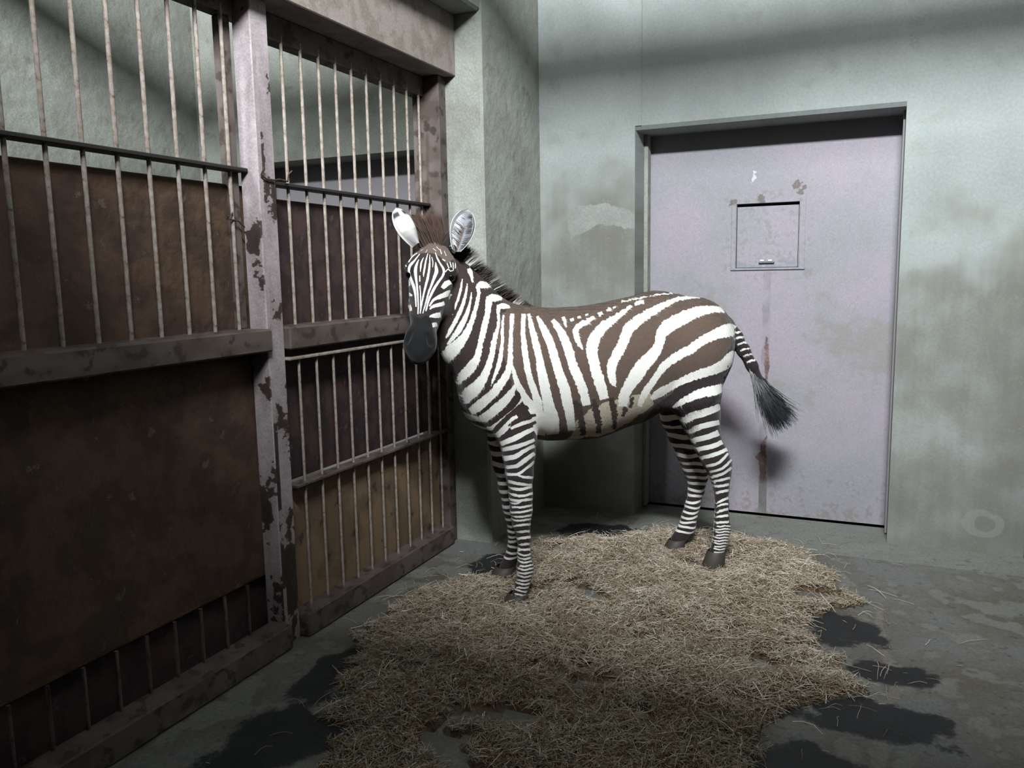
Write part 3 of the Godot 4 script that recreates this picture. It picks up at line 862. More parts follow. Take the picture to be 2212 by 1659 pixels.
	[1605, 770, 3.5, 1615, 766, 4.5, 1627, 764, 4],
	[1612, 783, 3.5, 1622, 779, 4.5, 1634, 777, 4]]
const BELLY := [
	[1242.4, 864.7, 10.9, 1248.6, 883.7, 16.8, 1254, 905.4, 16.3, 1259.5, 940.7, 12.5],
	[1281.2, 862, 8.1, 1286.6, 881, 15.7, 1291.2, 902.7, 13.6, 1293.9, 935.2, 10.3],
	[1319.2, 859.3, 10.9, 1324.6, 881, 13.6, 1327.3, 902.7, 11.9, 1325.9, 927.1, 7.1],
	[1344.9, 862, 8.1, 1350.4, 881, 9.8, 1344.9, 900, 6.5],
	[1366.6, 856.6, 5.4, 1361.2, 881, 7.1],
	[1160.4, 951, 3.8, 1198.4, 953.7, 5.4, 1236.4, 953.1, 6, 1266.3, 946.6, 6, 1301.5, 936.6, 6, 1328.6, 924.4, 5.4]]
const DARK := [
	[1118.4, 885.9, 2.2, 1130.6, 879.6, 14.1, 1142, 883.2, 3.8],
	[1117, 844.4, 2.2, 1120.3, 856.6, 10.9, 1108.9, 872.8, 13.6, 1087.2, 891.8, 13.6, 1062.8, 910.8, 12.5, 1039.7, 927.1, 10.9],
	[1126.5, 870.1, 3.3, 1113, 886.4, 9.8, 1095.3, 902.7, 10.9, 1076.3, 921.7, 10.9, 1058.7, 942, 9.8],
	[1097.8, 920, 2.9, 1115.7, 908.4, 8.1, 1136, 900.9, 7.8, 1157.7, 896.3, 5.8],
	[1077.5, 948.4, 6.4, 1095.5, 937.4, 8.1, 1115.7, 932.5, 8.7, 1136, 922.9, 8.1, 1157.7, 911.3, 6.4]]
const FACE := [
	[901.4, 546.8, 1.4, 890.5, 554.3, 2.4, 882.4, 566.5, 2.7],
	[874.9, 571.9, 2.2, 878.3, 576, 2.4],
	[906.8, 548.2, 1.4, 896, 562.4, 3.8, 886.5, 573.3, 5.7, 883.1, 585.5, 5.4, 886.5, 600.4, 6, 891.9, 614, 6.5, 896, 627.5, 6, 897.6, 643.5, 3.6, 898.8, 662.8, 2.7],
	[904.8, 560.4, 1.4, 900, 571.9, 5.2, 897.3, 585.5, 7.1, 898.7, 600.4, 5.4, 900.7, 616.7, 4.3, 902.1, 631.6, 3.8, 902.9, 645.9, 3.1, 903.7, 665.2, 2.9, 902.5, 678.4, 2.2],
	[914.9, 556.3, 1.4, 910.2, 567.8, 3.5, 908.8, 577.3, 3.3, 908.2, 587.5, 1.4],
	[924.4, 547.5, 1.4, 920.4, 561.1, 3, 918.3, 573.3, 3.8, 915.6, 588.2, 3.8, 914.9, 598.4, 1.4],
	[928.5, 549.5, 1.1, 928.5, 563.8, 2.7, 927.8, 576, 4.1, 925.8, 590.9, 4.9, 922.4, 607.2, 5.4, 918.3, 623.4, 4.6, 915, 637, 3.4, 912.1, 650.7, 3.1, 909, 667.6, 2.7, 907.5, 677.2, 2.2],
	[906.8, 595.6, 1.9, 906.8, 608.5, 3],
	[906.8, 616.7, 2.2, 908.2, 631.6, 2.2, 908.7, 643.7, 2.2, 908.5, 665.2, 1.9],
	[932.8, 555.6, 1.1, 935.3, 566.5, 2, 934.6, 578, 0.8],
	[941.1, 566.5, 0.8, 942.1, 577.3, 5.7, 943, 588.2, 7.9, 937.3, 601.7, 6, 932.6, 615.3, 4.9, 927.1, 628.9, 4.3, 923, 642.3, 3.4, 918.1, 660.4, 2.7, 913.3, 677.2, 1.9],
	[940.4, 545.5, 1.4, 944.8, 558.3, 3, 951.6, 570.5, 3.5, 958.1, 581.4, 5.2, 958.3, 592.3, 5.2, 951.6, 603.1, 4.6, 942.1, 616.7, 5.4, 935.3, 628.9, 5.7, 928.5, 642.5, 4.8, 924.2, 655.5, 3.9, 920.1, 672.4, 2.7],
	[955.6, 559.7, 2.2, 961.7, 563.8, 2.7],
	[965.8, 569.2, 1.9, 969.9, 580, 2.2],
	[971.9, 565.8, 1.9, 974.9, 577.3, 2.2],
	[978.4, 567.2, 1.6, 979.5, 582.8, 2.2],
	[984.4, 566.5, 2.2, 983.4, 580, 2.2],
	[962.4, 587.5, 1.9, 967.8, 581.4, 2.2, 973.3, 586.1, 2.2, 980, 584.1, 1.6],
	[950.2, 538, 1.4, 954.3, 548.8, 1.9],
	[946.1, 508.8, 2.2, 955.6, 517.7, 2.4, 966.5, 528.5, 2.2, 976, 540.7, 1.9, 983.4, 552.9, 1.4],
	[898.7, 535.3, 0.8, 893.9, 540.7, 0.9],
	[914.9, 538, 0.8, 908.2, 542.1, 0.8],
	[923.1, 539.4, 0.7, 919, 546.1, 0.8],
	[935.3, 536.6, 0.8, 942.1, 542.1, 0.9],
	[942.7, 532.6, 1.1, 948.8, 539.4, 1.1],
	[906.8, 520.4, 1.1, 896, 531.2, 1.1],
	[959.7, 542.1, 1.1, 963.8, 552.9, 1.1],
	[974.8, 609.3, 9.6, 963.9, 613.4, 13, 955.5, 623, 8.2],
	[974.8, 631.9, 12.1, 966.3, 635.1, 12.1, 949.5, 641.6, 9.2, 936.2, 648.3, 5.8, 927.8, 661.6, 3.1],
	[960.3, 655.5, 9.6, 951.9, 658, 9.2, 937.4, 661.1, 7.2, 928.5, 668.1, 3.1],
	[954.3, 679.7, 11.1, 947.1, 681.6, 13, 933.8, 682.5, 7.7, 927.8, 684.5, 2.9],
	[944.6, 700.1, 7.2, 937.4, 702.1, 9.6, 930.2, 704.2, 6.8],
	[871.8, 603.7, 9.6, 878.4, 607.8, 13.5, 884.4, 618.2, 5.3],
	[869.9, 632.6, 10.6, 878.4, 634.3, 11.6, 890.4, 639.2, 3.9],
	[874.7, 659.2, 7.2, 883.2, 663.3, 11.6, 887.3, 672.4, 5.8],
	[929.2, 718.2, 2.9, 931.4, 725.5, 2.9]]

# ------------------------------------------------------------------ the zebra
# body frame: x forward, y up, z to the animal's right (away from the viewer); origin on the floor between the hooves
const ZAT := Vector3(-1.104, 0.0, -3.5215)
var zb := Basis(Vector3(-0.70711, 0, 0.70711), Vector3.UP, Vector3(-0.70711, 0, -0.70711))
var hb: Basis                    # head axes in the body frame: x to its left, y towards the muzzle, z out of the face
var ho: Vector3                  # poll
var bones := []                  # [a, b, ra, rb, flat, blend]
var grid := PackedFloat32Array()
var g0: Vector3
var gh: float
var gn: Vector3i
var coat_img: Image
var face_img: Image
var head_from := 0               # bones from here to head_to shape the head
var head_to := 0
const FAR := 0.07
const FUR_WHITE := Color(0.85, 0.84, 0.82)

func to_body(p: Vector3) -> Vector3:
	return zb.inverse() * (p - ZAT)

# a photo pixel on the upright plane n metres to the animal's left of its middle
func zp(px: float, py: float, n: float) -> Vector3:
	var o := to_body(EYE)
	var d := zb.inverse() * ray(px, py)
	return o + d * ((-n - o.z) / d.z)

func zdepth(p: Vector3) -> float:
	return -(cam_basis.inverse() * (ZAT + zb * p - EYE)).z

func bone(a: Vector3, b: Vector3, ra: float, rb: float, flat := 1.0, blend := 0.04) -> void:
	bones.append([a, b, ra, rb, flat, blend])

# chain of [px, py, n, width in pixels]
func chain(pts: Array, flat := 1.0, blend := 0.04) -> void:
	var last := Vector3.ZERO
	var lr := 0.0
	for i in pts.size():
		var e = pts[i]
		var p := zp(e[0], e[1], e[2])
		var r: float = e[3] * 0.5 * zdepth(p) / FPX
		if i > 0: bone(last, p, lr, r, flat, blend)
		last = p
		lr = r

func hp(a: float, d: float, n: float) -> Vector3:
	return ho + hb * Vector3(a, d, n)

func make_bones() -> void:
	# trunk
	chain([[1492, 741, 0.0, 196], [1420, 752, 0.0, 236], [1345, 784, 0.0, 262], [1265, 806, 0.0, 276], [1190, 811, 0.0, 270], [1125, 806, 0.0, 262], [1096, 806, 0.0, 226]], 1.28, 0.05)
	chain([[1500, 735, 0.06, 168], [1485, 760, 0.08, 170]], 1.2, 0.05)
	chain([[1500, 735, -0.06, 168], [1485, 760, -0.08, 170]], 1.2, 0.05)
	# withers ridge and spine
	chain([[1092, 696, 0.0, 76], [1140, 714, 0.0, 76], [1220, 724, 0.0, 90]], 1.0, 0.06)
	# breast
	chain([[1078, 800, 0.04, 176], [1062, 868, 0.05, 118]], 1.0, 0.05)
	chain([[1078, 800, -0.04, 176], [1056, 866, -0.05, 114]], 1.0, 0.05)
	# neck, bent towards the viewer
	chain([[1082, 765, 0.0, 204], [1034, 722, 0.0, 174], [998, 662, -0.005, 142], [972, 604, 0.0, 108]], 1.5, 0.05)
	# shoulders and legs
	for s in [1.0, -1.0]:
		chain([[1092, 735, 0.07 * s, 120], [1088, 830, 0.085 * s, 150], [1105, 900, 0.10 * s, 112]], 1.25, 0.05)
		chain([[1500, 780, 0.09 * s, 168], [1494, 832, 0.105 * s, 138]], 1.35, 0.05)
	chain([[1112, 905, 0.115, 96], [1118, 945, 0.125, 80], [1121, 982, 0.13, 68], [1122, 1024, 0.135, 57], [1125, 1070, 0.14, 48], [1126, 1104, 0.143, 45], [1126, 1130, 0.145, 36], [1131, 1162, 0.147, 27], [1132, 1196, 0.148, 25.5], [1134, 1224, 0.15, 31], [1134, 1236, 0.15, 31], [1130, 1258, 0.15, 26], [1122, 1283, 0.15, 31]], 1.0, 0.022)
	chain([[1095, 905, -0.115, 86], [1088, 950, -0.125, 66], [1092, 1000, -0.13, 52], [1099, 1052, -0.135, 42], [1106, 1096, -0.14, 38], [1109, 1118, -0.142, 32], [1110, 1150, -0.145, 24], [1110, 1178, -0.147, 23.5], [1108, 1198, -0.148, 28], [1101, 1212, -0.15, 25], [1093, 1226, -0.15, 29]], 1.0, 0.022)
	chain([[1502, 860, 0.11, 112], [1512, 900, 0.115, 84], [1519, 928, 0.12, 67], [1529, 958, 0.125, 59], [1543, 986, 0.13, 58], [1552, 1006, 0.132, 52], [1556, 1030, 0.134, 40], [1558, 1056, 0.137, 30], [1559, 1090, 0.14, 27.5], [1559, 1118, 0.143, 28.5], [1560, 1142, 0.146, 34], [1556, 1166, 0.148, 29], [1549, 1190, 0.15, 32]], 1.0, 0.022)
	chain([[1570, 997, 0.131, 22], [1566, 1018, 0.133, 22]], 1.0, 0.02)
	chain([[1462, 850, -0.11, 100], [1466, 900, -0.115, 74], [1476, 938, -0.12, 62], [1490, 975, -0.125, 56], [1501, 1004, -0.13, 54], [1506, 1030, -0.134, 42], [1504, 1058, -0.137, 32], [1496, 1092, -0.14, 29], [1489, 1116, -0.143, 30], [1484, 1138, -0.146, 33], [1475, 1152, -0.148, 28], [1464, 1166, -0.15, 31]], 1.0, 0.022)
	chain([[1519, 1006, -0.13, 20], [1518, 1026, -0.132, 20]], 1.0, 0.02)
	# fold of skin at the flank
	chain([[1400, 838, 0.10, 66], [1445, 850, 0.11, 60]], 1.3, 0.05)
	chain([[1400, 838, -0.10, 66], [1445, 850, -0.11, 60]], 1.3, 0.05)
	# tail
	chain([[1566, 704, 0.0, 40], [1588, 728, 0.0, 30], [1606, 757, 0.0, 26], [1624, 790, 0.0, 23], [1640, 822, 0.0, 18]], 1.0, 0.02)
	# head
	head_from = bones.size()
	bone(hp(0, 0.03, -0.085), hp(0, 0.10, -0.080), 0.066, 0.080, 1.0, 0.03)
	bone(hp(0, 0.10, -0.080), hp(0, 0.19, -0.066), 0.080, 0.066, 1.0, 0.03)
	for s in [-1.0, 1.0]:
		bone(hp(0.055 * s, 0.060, -0.062), hp(0.077 * s, 0.112, -0.054), 0.030, 0.032, 1.0, 0.02)
		bone(hp(0.048 * s, 0.10, -0.155), hp(0.044 * s, 0.235, -0.140), 0.046, 0.046, 1.0, 0.03)
		bone(hp(0.060 * s, 0.165, -0.078), hp(0.034 * s, 0.30, -0.072), 0.026, 0.026, 1.0, 0.03)
		bone(hp(0.026 * s, 0.405, -0.046), hp(0.030 * s, 0.445, -0.052), 0.033, 0.034, 1.0, 0.02)
	bone(hp(0, 0.18, -0.070), hp(0, 0.30, -0.058), 0.062, 0.047, 1.0, 0.03)
	bone(hp(0, 0.30, -0.058), hp(0, 0.40, -0.050), 0.047, 0.043, 1.0, 0.03)
	bone(hp(0, 0.22, -0.115), hp(0, 0.40, -0.085), 0.060, 0.046, 1.0, 0.03)
	bone(hp(0, 0.43, -0.062), hp(0, 0.475, -0.062), 0.050, 0.042, 1.0, 0.03)
	bone(hp(0, 0.40, -0.115), hp(0, 0.462, -0.108), 0.036, 0.032, 1.0, 0.025)
	head_to = bones.size()
	# throat joins head and neck
	bone(hp(0.01, 0.07, -0.115), zp(992, 640, -0.01), 0.072, 0.100, 1.3, 0.025)
	# nostrils are hollows
	for s in [-1.0, 1.0]:
		bones.append([hp(0.034 * s, 0.412, -0.006), hp(0.047 * s, 0.440, -0.022), 0.009, 0.012, -1.0, 0.010])

func fill_grid(lo: Vector3, hi: Vector3, h: float) -> void:
	g0 = lo
	gh = h
	gn = Vector3i(int((hi.x - lo.x) / h) + 2, int((hi.y - lo.y) / h) + 2, int((hi.z - lo.z) / h) + 2)
	grid = PackedFloat32Array()
	grid.resize(gn.x * gn.y * gn.z)
	grid.fill(FAR)
	for e in bones:
		var a: Vector3 = e[0]
		var b: Vector3 = e[1]
		var ra: float = e[2]
		var rb: float = e[3]
		var flat: float = absf(e[4])
		var hollow: bool = e[4] < 0.0
		var k: float = e[5]
		var m := maxf(ra, rb) + (0.05 if not hollow else 0.02)
		var l := ((Vector3(minf(a.x, b.x) - m, minf(a.y, b.y) - m, minf(a.z, b.z) - m) - lo) / h).floor()
		var u := ((Vector3(maxf(a.x, b.x) + m, maxf(a.y, b.y) + m, maxf(a.z, b.z) + m) - lo) / h).ceil()
		var x1 := maxi(int(l.x), 0)
		var y1 := maxi(int(l.y), 0)
		var z1 := maxi(int(l.z), 0)
		var x2 := mini(int(u.x), gn.x - 1)
		var y2 := mini(int(u.y), gn.y - 1)
		var z2 := mini(int(u.z), gn.z - 1)
		var ba := b - a
		ba.z *= flat
		var q := 1.0 / maxf(ba.dot(ba), 1e-9)
		var dr := rb - ra
		for z in range(z1, z2 + 1):
			var pz := (lo.z + z * h - a.z) * flat
			for y in range(y1, y2 + 1):
				var py := lo.y + y * h - a.y
				var at := (z * gn.y + y) * gn.x
				for x in range(x1, x2 + 1):
					var pa := Vector3(lo.x + x * h - a.x, py, pz)
					var t := clampf(pa.dot(ba) * q, 0.0, 1.0)
					var d := (pa - ba * t).length() - ra - dr * t
					var o := grid[at + x]
					if hollow:
						var w := maxf(k - absf(o + d), 0.0) / k
						grid[at + x] = maxf(o, -d) + w * w * k * 0.25
					elif d - o < k:
						var w2 := maxf(k - absf(o - d), 0.0) / k
						grid[at + x] = minf(o, d) - w2 * w2 * k * 0.25

func sample(p: Vector3) -> float:
	var q := (p - g0) / gh
	var x := int(q.x)
	var y := int(q.y)
	var z := int(q.z)
	if x < 0 or y < 0 or z < 0 or x >= gn.x - 1 or y >= gn.y - 1 or z >= gn.z - 1: return FAR
	var f := q - Vector3(x, y, z)
	var i := (z * gn.y + y) * gn.x + x
	var j := i + gn.x * gn.y
	var c0 := lerpf(lerpf(grid[i], grid[i + 1], f.x), lerpf(grid[i + gn.x], grid[i + gn.x + 1], f.x), f.y)
	var c1 := lerpf(lerpf(grid[j], grid[j + 1], f.x), lerpf(grid[j + gn.x], grid[j + gn.x + 1], f.x), f.y)
	return lerpf(c0, c1, f.z)

# where the line of sight through a pixel meets the animal (or passes closest to it)
func hit(px: float, py: float) -> Vector3:
	var o := to_body(EYE)
	var d := (zb.inverse() * ray(px, py)).normalized()
	var t := 2.3
	var best := 9.0
	var bp := o + d * 3.5
	while t < 4.9:
		var p := o + d * t
		var v := sample(p)
		if v < 0.0005: return p
		if v < best:
			best = v
			bp = p
		t += maxf(v * 0.6, 0.003)
	return bp

# above zero where the head's bones are nearer than the neck's
func head_lead(p: Vector3) -> float:
	var near_head := 9.0
	var near_neck := 9.0
	for i in bones.size():
		var e: Array = bones[i]
		if e[4] < 0.0: continue
		var a: Vector3 = e[0]
		var flat: float = e[4]
		var ba: Vector3 = e[1] - a
		var pa := p - a
		if absf(pa.x) > 0.45 or absf(pa.y) > 0.45: continue
		ba.z *= flat
		pa.z *= flat
		var t := clampf(pa.dot(ba) / maxf(ba.dot(ba), 1e-9), 0.0, 1.0)
		var d: float = (pa - ba * t).length() - lerpf(e[2], e[3], t)
		if i >= head_from and i < head_to: near_head = minf(near_head, d)
		else: near_neck = minf(near_neck, d)
	return near_neck - near_head

# one vertex in each cell the surface crosses, one quad round each crossed edge
func surface_nets(side: float, with_cut: bool) -> Array:
	var nx := gn.x
	var nxy := gn.x * gn.y
	var index := {}
	var verts := PackedVector3Array()
	var lim := gh * 1.8
	var offs := [0, 1, nx, nx + 1, nxy, nxy + 1, nxy + nx, nxy + nx + 1]
	var edges := [[0, 1], [2, 3], [4, 5], [6, 7], [0, 2], [1, 3], [4, 6], [5, 7], [0, 4], [1, 5], [2, 6], [3, 7]]
	var corner := []
	for i in 8: corner.append(Vector3(i & 1, (i >> 1) & 1, (i >> 2) & 1))
	for z in gn.z - 1:
		for y in gn.y - 1:
			var at := z * nxy + y * nx
			for x in nx - 1:
				var i := at + x
				if absf(grid[i]) > lim: continue
				var inside := 0
				for o in offs:
					if grid[i + o] < 0.0: inside += 1
				if inside == 0 or inside == 8: continue
				if with_cut:
					var c := g0 + Vector3(x, y, z) * gh
					if c.y > 0.95 and c.x > 0.5:
						if head_lead(c) * side < -0.012: continue
					elif side > 0.0: continue
				var sum := Vector3.ZERO
				var n := 0
				for e in edges:
					var a: float = grid[i + offs[e[0]]]
					var b: float = grid[i + offs[e[1]]]
					if (a < 0.0) != (b < 0.0):
						sum += corner[e[0]].lerp(corner[e[1]], a / (a - b))
						n += 1
				index[i] = verts.size()
				verts.append(g0 + (Vector3(x, y, z) + sum / n) * gh)
	var tris := PackedInt32Array()
	for i in index.keys():
		var here: bool = grid[i] < 0.0
		for ax in 3:
			var st: int = [1, nx, nxy][ax]
			var u: int = [nx, nxy, 1][ax]
			var w: int = [nxy, 1, nx][ax]
			if here == (grid[i + st] < 0.0): continue
			if not (index.has(i - u) and index.has(i - w) and index.has(i - u - w)): continue
			var a: int = index[i]
			var b: int = index[i - u]
			var c: int = index[i - u - w]
			var d: int = index[i - w]
			if here: tris.append_array(PackedInt32Array([a, b, c, a, c, d]))
			else: tris.append_array(PackedInt32Array([a, c, b, a, d, c]))
	# smooth normals from the faces
	var normals := PackedVector3Array()
	normals.resize(verts.size())
	for k in range(0, tris.size(), 3):
		var n := (verts[tris[k + 2]] - verts[tris[k]]).cross(verts[tris[k + 1]] - verts[tris[k]])
		for j in 3: normals[tris[k + j]] += n
	for k in normals.size(): normals[k] = normals[k].normalized()
	return [verts, tris, normals]

func coat_uv(p: Vector3) -> Vector2:
	return Vector2((p.x + 1.0) / 1.95, (1.55 - p.y) / 1.55)

func face_uv(p: Vector3) -> Vector2:
	var q := hb.inverse() * (p - ho)
	return Vector2((q.x + 0.17) / 0.34, (q.y + 0.12) / 0.68)

# fill a polygon (in pixels) row by row
func fill_poly(im: Image, poly: PackedVector2Array, c: Color) -> void:
	var y1 := 1e9
	var y2 := -1e9
	for p in poly:
		y1 = minf(y1, p.y)
		y2 = maxf(y2, p.y)
	var n := poly.size()
	for y in range(maxi(int(y1), 0), mini(int(y2) + 1, im.get_height() - 1) + 1):
		var xs := []
		var yy := y + 0.5
		for i in n:
			var a := poly[i]
			var b := poly[(i + 1) % n]
			if (a.y <= yy) != (b.y <= yy): xs.append(a.x + (yy - a.y) / (b.y - a.y) * (b.x - a.x))
		xs.sort()
		for i in range(0, xs.size() - 1, 2):
			var x := int(round(xs[i]))
			var w := int(round(xs[i + 1])) - x
			if w > 0: im.fill_rect(Rect2i(x, y, w, 1), c)

# a stripe traced in the photo, laid on the coat; its edges are ragged like fur
func stripe(im: Image, flat: Array, c: Color, rng: RandomNumberGenerator, face: bool, ragged: float) -> void:
	var pts := []
	for i in range(0, flat.size(), 3): pts.append(Vector3(flat[i], flat[i + 1], flat[i + 2]))
	var fine := []
	for i in pts.size() - 1:
		var p0: Vector3 = pts[maxi(i - 1, 0)]
		var p3: Vector3 = pts[mini(i + 2, pts.size() - 1)]
		var n := maxi(2, int((pts[i + 1] - pts[i]).length() / 9.0))
		for j in n: fine.append(pts[i].cubic_interpolate(pts[i + 1], p0, p3, float(j) / n))
	fine.append(pts[-1])
	var c0: Vector3 = fine[fine.size() / 2]
	var zmid := hit(c0.x, c0.y).z
	var left := []
	var right := []
	var size := Vector2(im.get_width(), im.get_height())
	for i in fine.size():
		var a: Vector3 = fine[maxi(i - 1, 0)]
		var b: Vector3 = fine[mini(i + 1, fine.size() - 1)]
		var t := Vector2(b.x - a.x, b.y - a.y).normalized()
		var s: Vector2 = Vector2(-t.y, t.x) * float(fine[i].z) * 0.5
		var q := Vector2(fine[i].x, fine[i].y)
		for k in 2:
			var e: Vector2 = q + s * (1.0 if k == 0 else -1.0)
			var p := hit(e.x, e.y)
			if c0.y > 880.0 and absf(p.z - zmid) > 0.08: p = zp(e.x, e.y, -zmid)
			var uv := (face_uv(p) if face else coat_uv(p)) * size
			if k == 0: left.append(uv)
			else: right.append(uv)
	right.reverse()
	var outline := PackedVector2Array()
	for side in [left, right]:
		for i in side.size():
			outline.append(side[i])
			if i < side.size() - 1 and ragged > 0.0:
				var m: Vector2 = side[i + 1] - side[i]
				var steps := maxi(1, int(m.length() / 4.0))
				for j in range(1, steps):
					outline.append(side[i] + m * (float(j) / steps) + Vector2(rng.randf_range(-1, 1), rng.randf_range(-1, 1)) * ragged)
	fill_poly(im, outline, c)

func area(im: Image, pix: Array, c: Color, rng: RandomNumberGenerator) -> void:
	var poly := PackedVector2Array()
	var size := Vector2(im.get_width(), im.get_height())
	for i in pix.size():
		var a: Vector2 = pix[i]
		var b: Vector2 = pix[(i + 1) % pix.size()]
		for j in 6:
			var p := zp(lerpf(a.x, b.x, j / 6.0), lerpf(a.y, b.y, j / 6.0), 0.12)
			poly.append(coat_uv(p) * size + Vector2(rng.randf_range(-6, 6), rng.randf_range(-6, 6)))
	fill_poly(im, poly, c)

func speckle(im: Image, seed_: int, amount: float) -> void:
	var n := noise(seed_, 0.35, 3).get_image(im.get_width(), im.get_height())
	n.convert(Image.FORMAT_RGBA8)
	var dark := Image.create(im.get_width(), im.get_height(), false, Image.FORMAT_RGBA8)
	dark.fill(Color(0.16, 0.13, 0.12, amount))
	var data := n.get_data()
	# noise as mask: lay dark hairs where it is high
	var mask := Image.create_from_data(im.get_width(), im.get_height(), false, Image.FORMAT_RGBA8, data)
	mask.adjust_bcs(1.0, 1.0, 0.0)
	im.blend_rect_mask(dark, mask, Rect2i(Vector2i.ZERO, im.get_size()), Vector2i.ZERO)

func paint_coat() -> void:
	var rng := RandomNumberGenerator.new()
	rng.seed = 5
	coat_img = Image.create(1408, 1120, false, Image.FORMAT_RGBA8)
	coat_img.fill(Color(0.325, 0.268, 0.238))
	var black := Color(0.165, 0.13, 0.135)
	var dk := Color(0.20, 0.158, 0.15)
	area(coat_img, [Vector2(860, 480), Vector2(1080, 560), Vector2(1100, 660), Vector2(1060, 720), Vector2(1085, 820), Vector2(1110, 860), Vector2(1160, 880), Vector2(1165, 960), Vector2(1000, 980), Vector2(860, 800)], dk, rng)
	area(coat_img, [Vector2(960, 860), Vector2(1180, 880), Vector2(1170, 950), Vector2(1170, 1330), Vector2(960, 1330)], black, rng)
	area(coat_img, [Vector2(1395, 880), Vector2(1450, 830), Vector2(1560, 750), Vector2(1620, 690), Vector2(1760, 700), Vector2(1760, 1300), Vector2(1380, 1260)], black, rng)
	area(coat_img, [Vector2(1232, 905), Vector2(1262, 872), Vector2(1300, 858), Vector2(1345, 850), Vector2(1385, 842), Vector2(1398, 872), Vector2(1360, 905), Vector2(1320, 940), Vector2(1236, 962)], Color(0.68, 0.64, 0.575), rng)
	var r2 := RandomNumberGenerator.new()
	r2.seed = 9
	for e in BELLY: stripe(coat_img, e, Color(0.215, 0.175, 0.155), r2, false, 5.0)
	for i in COAT.size():
		var e: Array = COAT[i]
		var rag := 1.6
		if e[0] > 1180.0 and e[1] < 860.0: rag = 2.6
		if e[1] > 900.0 or e[0] < 1060.0: rag = 0.8
		stripe(coat_img, e, FUR_WHITE, r2, false, rag)
	for e in DARK: stripe(coat_img, e, Color(0.185, 0.145, 0.145), r2, false, 0.8)
	face_img = Image.create(384, 768, false, Image.FORMAT_RGBA8)
	face_img.fill(Color(0.165, 0.135, 0.13))
	var fore := PackedVector2Array()
	for p in [Vector2(884, 556), Vector2(896, 548), Vector2(918, 546), Vector2(935, 548), Vector2(952, 556), Vector2(966, 572), Vector2(986, 566), Vector2(990, 545), Vector2(975, 520), Vector2(945, 505), Vector2(915, 505), Vector2(885, 535)]:
		fore.append(face_uv(hit(p.x, p.y)) * Vector2(384, 768) + Vector2(r2.randf_range(-3, 3), r2.randf_range(-3, 3)))
	fill_poly(face_img, fore, Color(0.335, 0.285, 0.26))
	for s in [-1.0, 1.0]:
		var eye := PackedVector2Array()
		for k in 14: eye.append((Vector2(0.090 * s + 0.17, 0.140 + 0.12) + Vector2(cos(TAU * k / 14.0) * 0.030, sin(TAU * k / 14.0) * 0.026)) / Vector2(0.34, 0.68) * Vector2(384, 768))
		fill_poly(face_img, eye, Color(0.10, 0.085, 0.085))
	for e in FACE: stripe(face_img, e, FUR_WHITE, r2, true, 0.5)
	# black muzzle
	var poly := PackedVector2Array()
	for p in [Vector2(868, 684), Vector2(884, 676), Vector2(896, 684), Vector2(908, 688), Vector2(920, 682), Vector2(929, 690), Vector2(934, 702), Vector2(938, 735), Vector2(935, 800), Vector2(862, 800)]:
		poly.append(face_uv(hit(p.x, p.y)) * Vector2(384, 768))
	fill_poly(face_img, poly, Color(0.055, 0.056, 0.064))
	face_img.fill_rect(Rect2i(0, int(768 * 0.535 / 0.68), 384, 300), Color(0.05, 0.051, 0.058))

func fur_material(im: Image) -> StandardMaterial3D:
	var m := std(Color.WHITE, 0.88)
	m.albedo_texture = ImageTexture.create_from_image(im)
	m.texture_repeat = false
	m.rim_enabled = true
	m.rim = 0.25
	m.rim_tint = 0.6
	return m

func net_surface(mesh: ArrayMesh, net: Array, face: bool, keep: Callable, m: Material) -> void:
	var verts: PackedVector3Array = net[0]
	var tris: PackedInt32Array = net[1]
	var normals: PackedVector3Array = net[2]
	var uvs := PackedVector2Array()
	for v in verts: uvs.append(face_uv(v) if face else coat_uv(v))
	var out := PackedInt32Array()
	for k in range(0, tris.size(), 3):
		if keep.call(verts[tris[k]]): out.append_array(tris.slice(k, k + 3))
	var arr := []
	arr.resize(Mesh.ARRAY_MAX)
	arr[Mesh.ARRAY_VERTEX] = verts
	arr[Mesh.ARRAY_NORMAL] = normals
	arr[Mesh.ARRAY_TEX_UV] = uvs
	arr[Mesh.ARRAY_INDEX] = out
	mesh.add_surface_from_arrays(Mesh.PRIMITIVE_TRIANGLES, arr)
	mesh.surface_set_material(mesh.get_surface_count() - 1, m)

# the far legs carry bands that follow the height alone
func far_leg_material() -> StandardMaterial3D:
	var im := Image.create(64, 1120, false, Image.FORMAT_RGBA8)
	im.fill(Color(0.165, 0.13, 0.135))
	var rng := RandomNumberGenerator.new()
	rng.seed = 21
	var y := 0.72
	while y > 0.08:
		var pitch := lerpf(0.022, 0.050, clampf((y - 0.12) / 0.5, 0.0, 1.0)) * rng.randf_range(0.9, 1.1)
		var poly := PackedVector2Array()
		var ph := rng.randf() * TAU
		for i in 17: poly.append(Vector2(i * 4.0, (1.55 - y - 0.004 * sin(i * 0.8 + ph)) / 1.55 * 1120.0))
		for i in 17: poly.append(Vector2((16 - i) * 4.0, (1.55 - y + pitch * 0.46 - 0.004 * sin((16 - i) * 0.8 + ph)) / 1.55 * 1120.0))
		fill_poly(im, poly, FUR_WHITE)
		y -= pitch
	var m := fur_material(im)
	m.uv1_scale = Vector3(9.0, 1, 1)
	m.texture_repeat = true
	return m

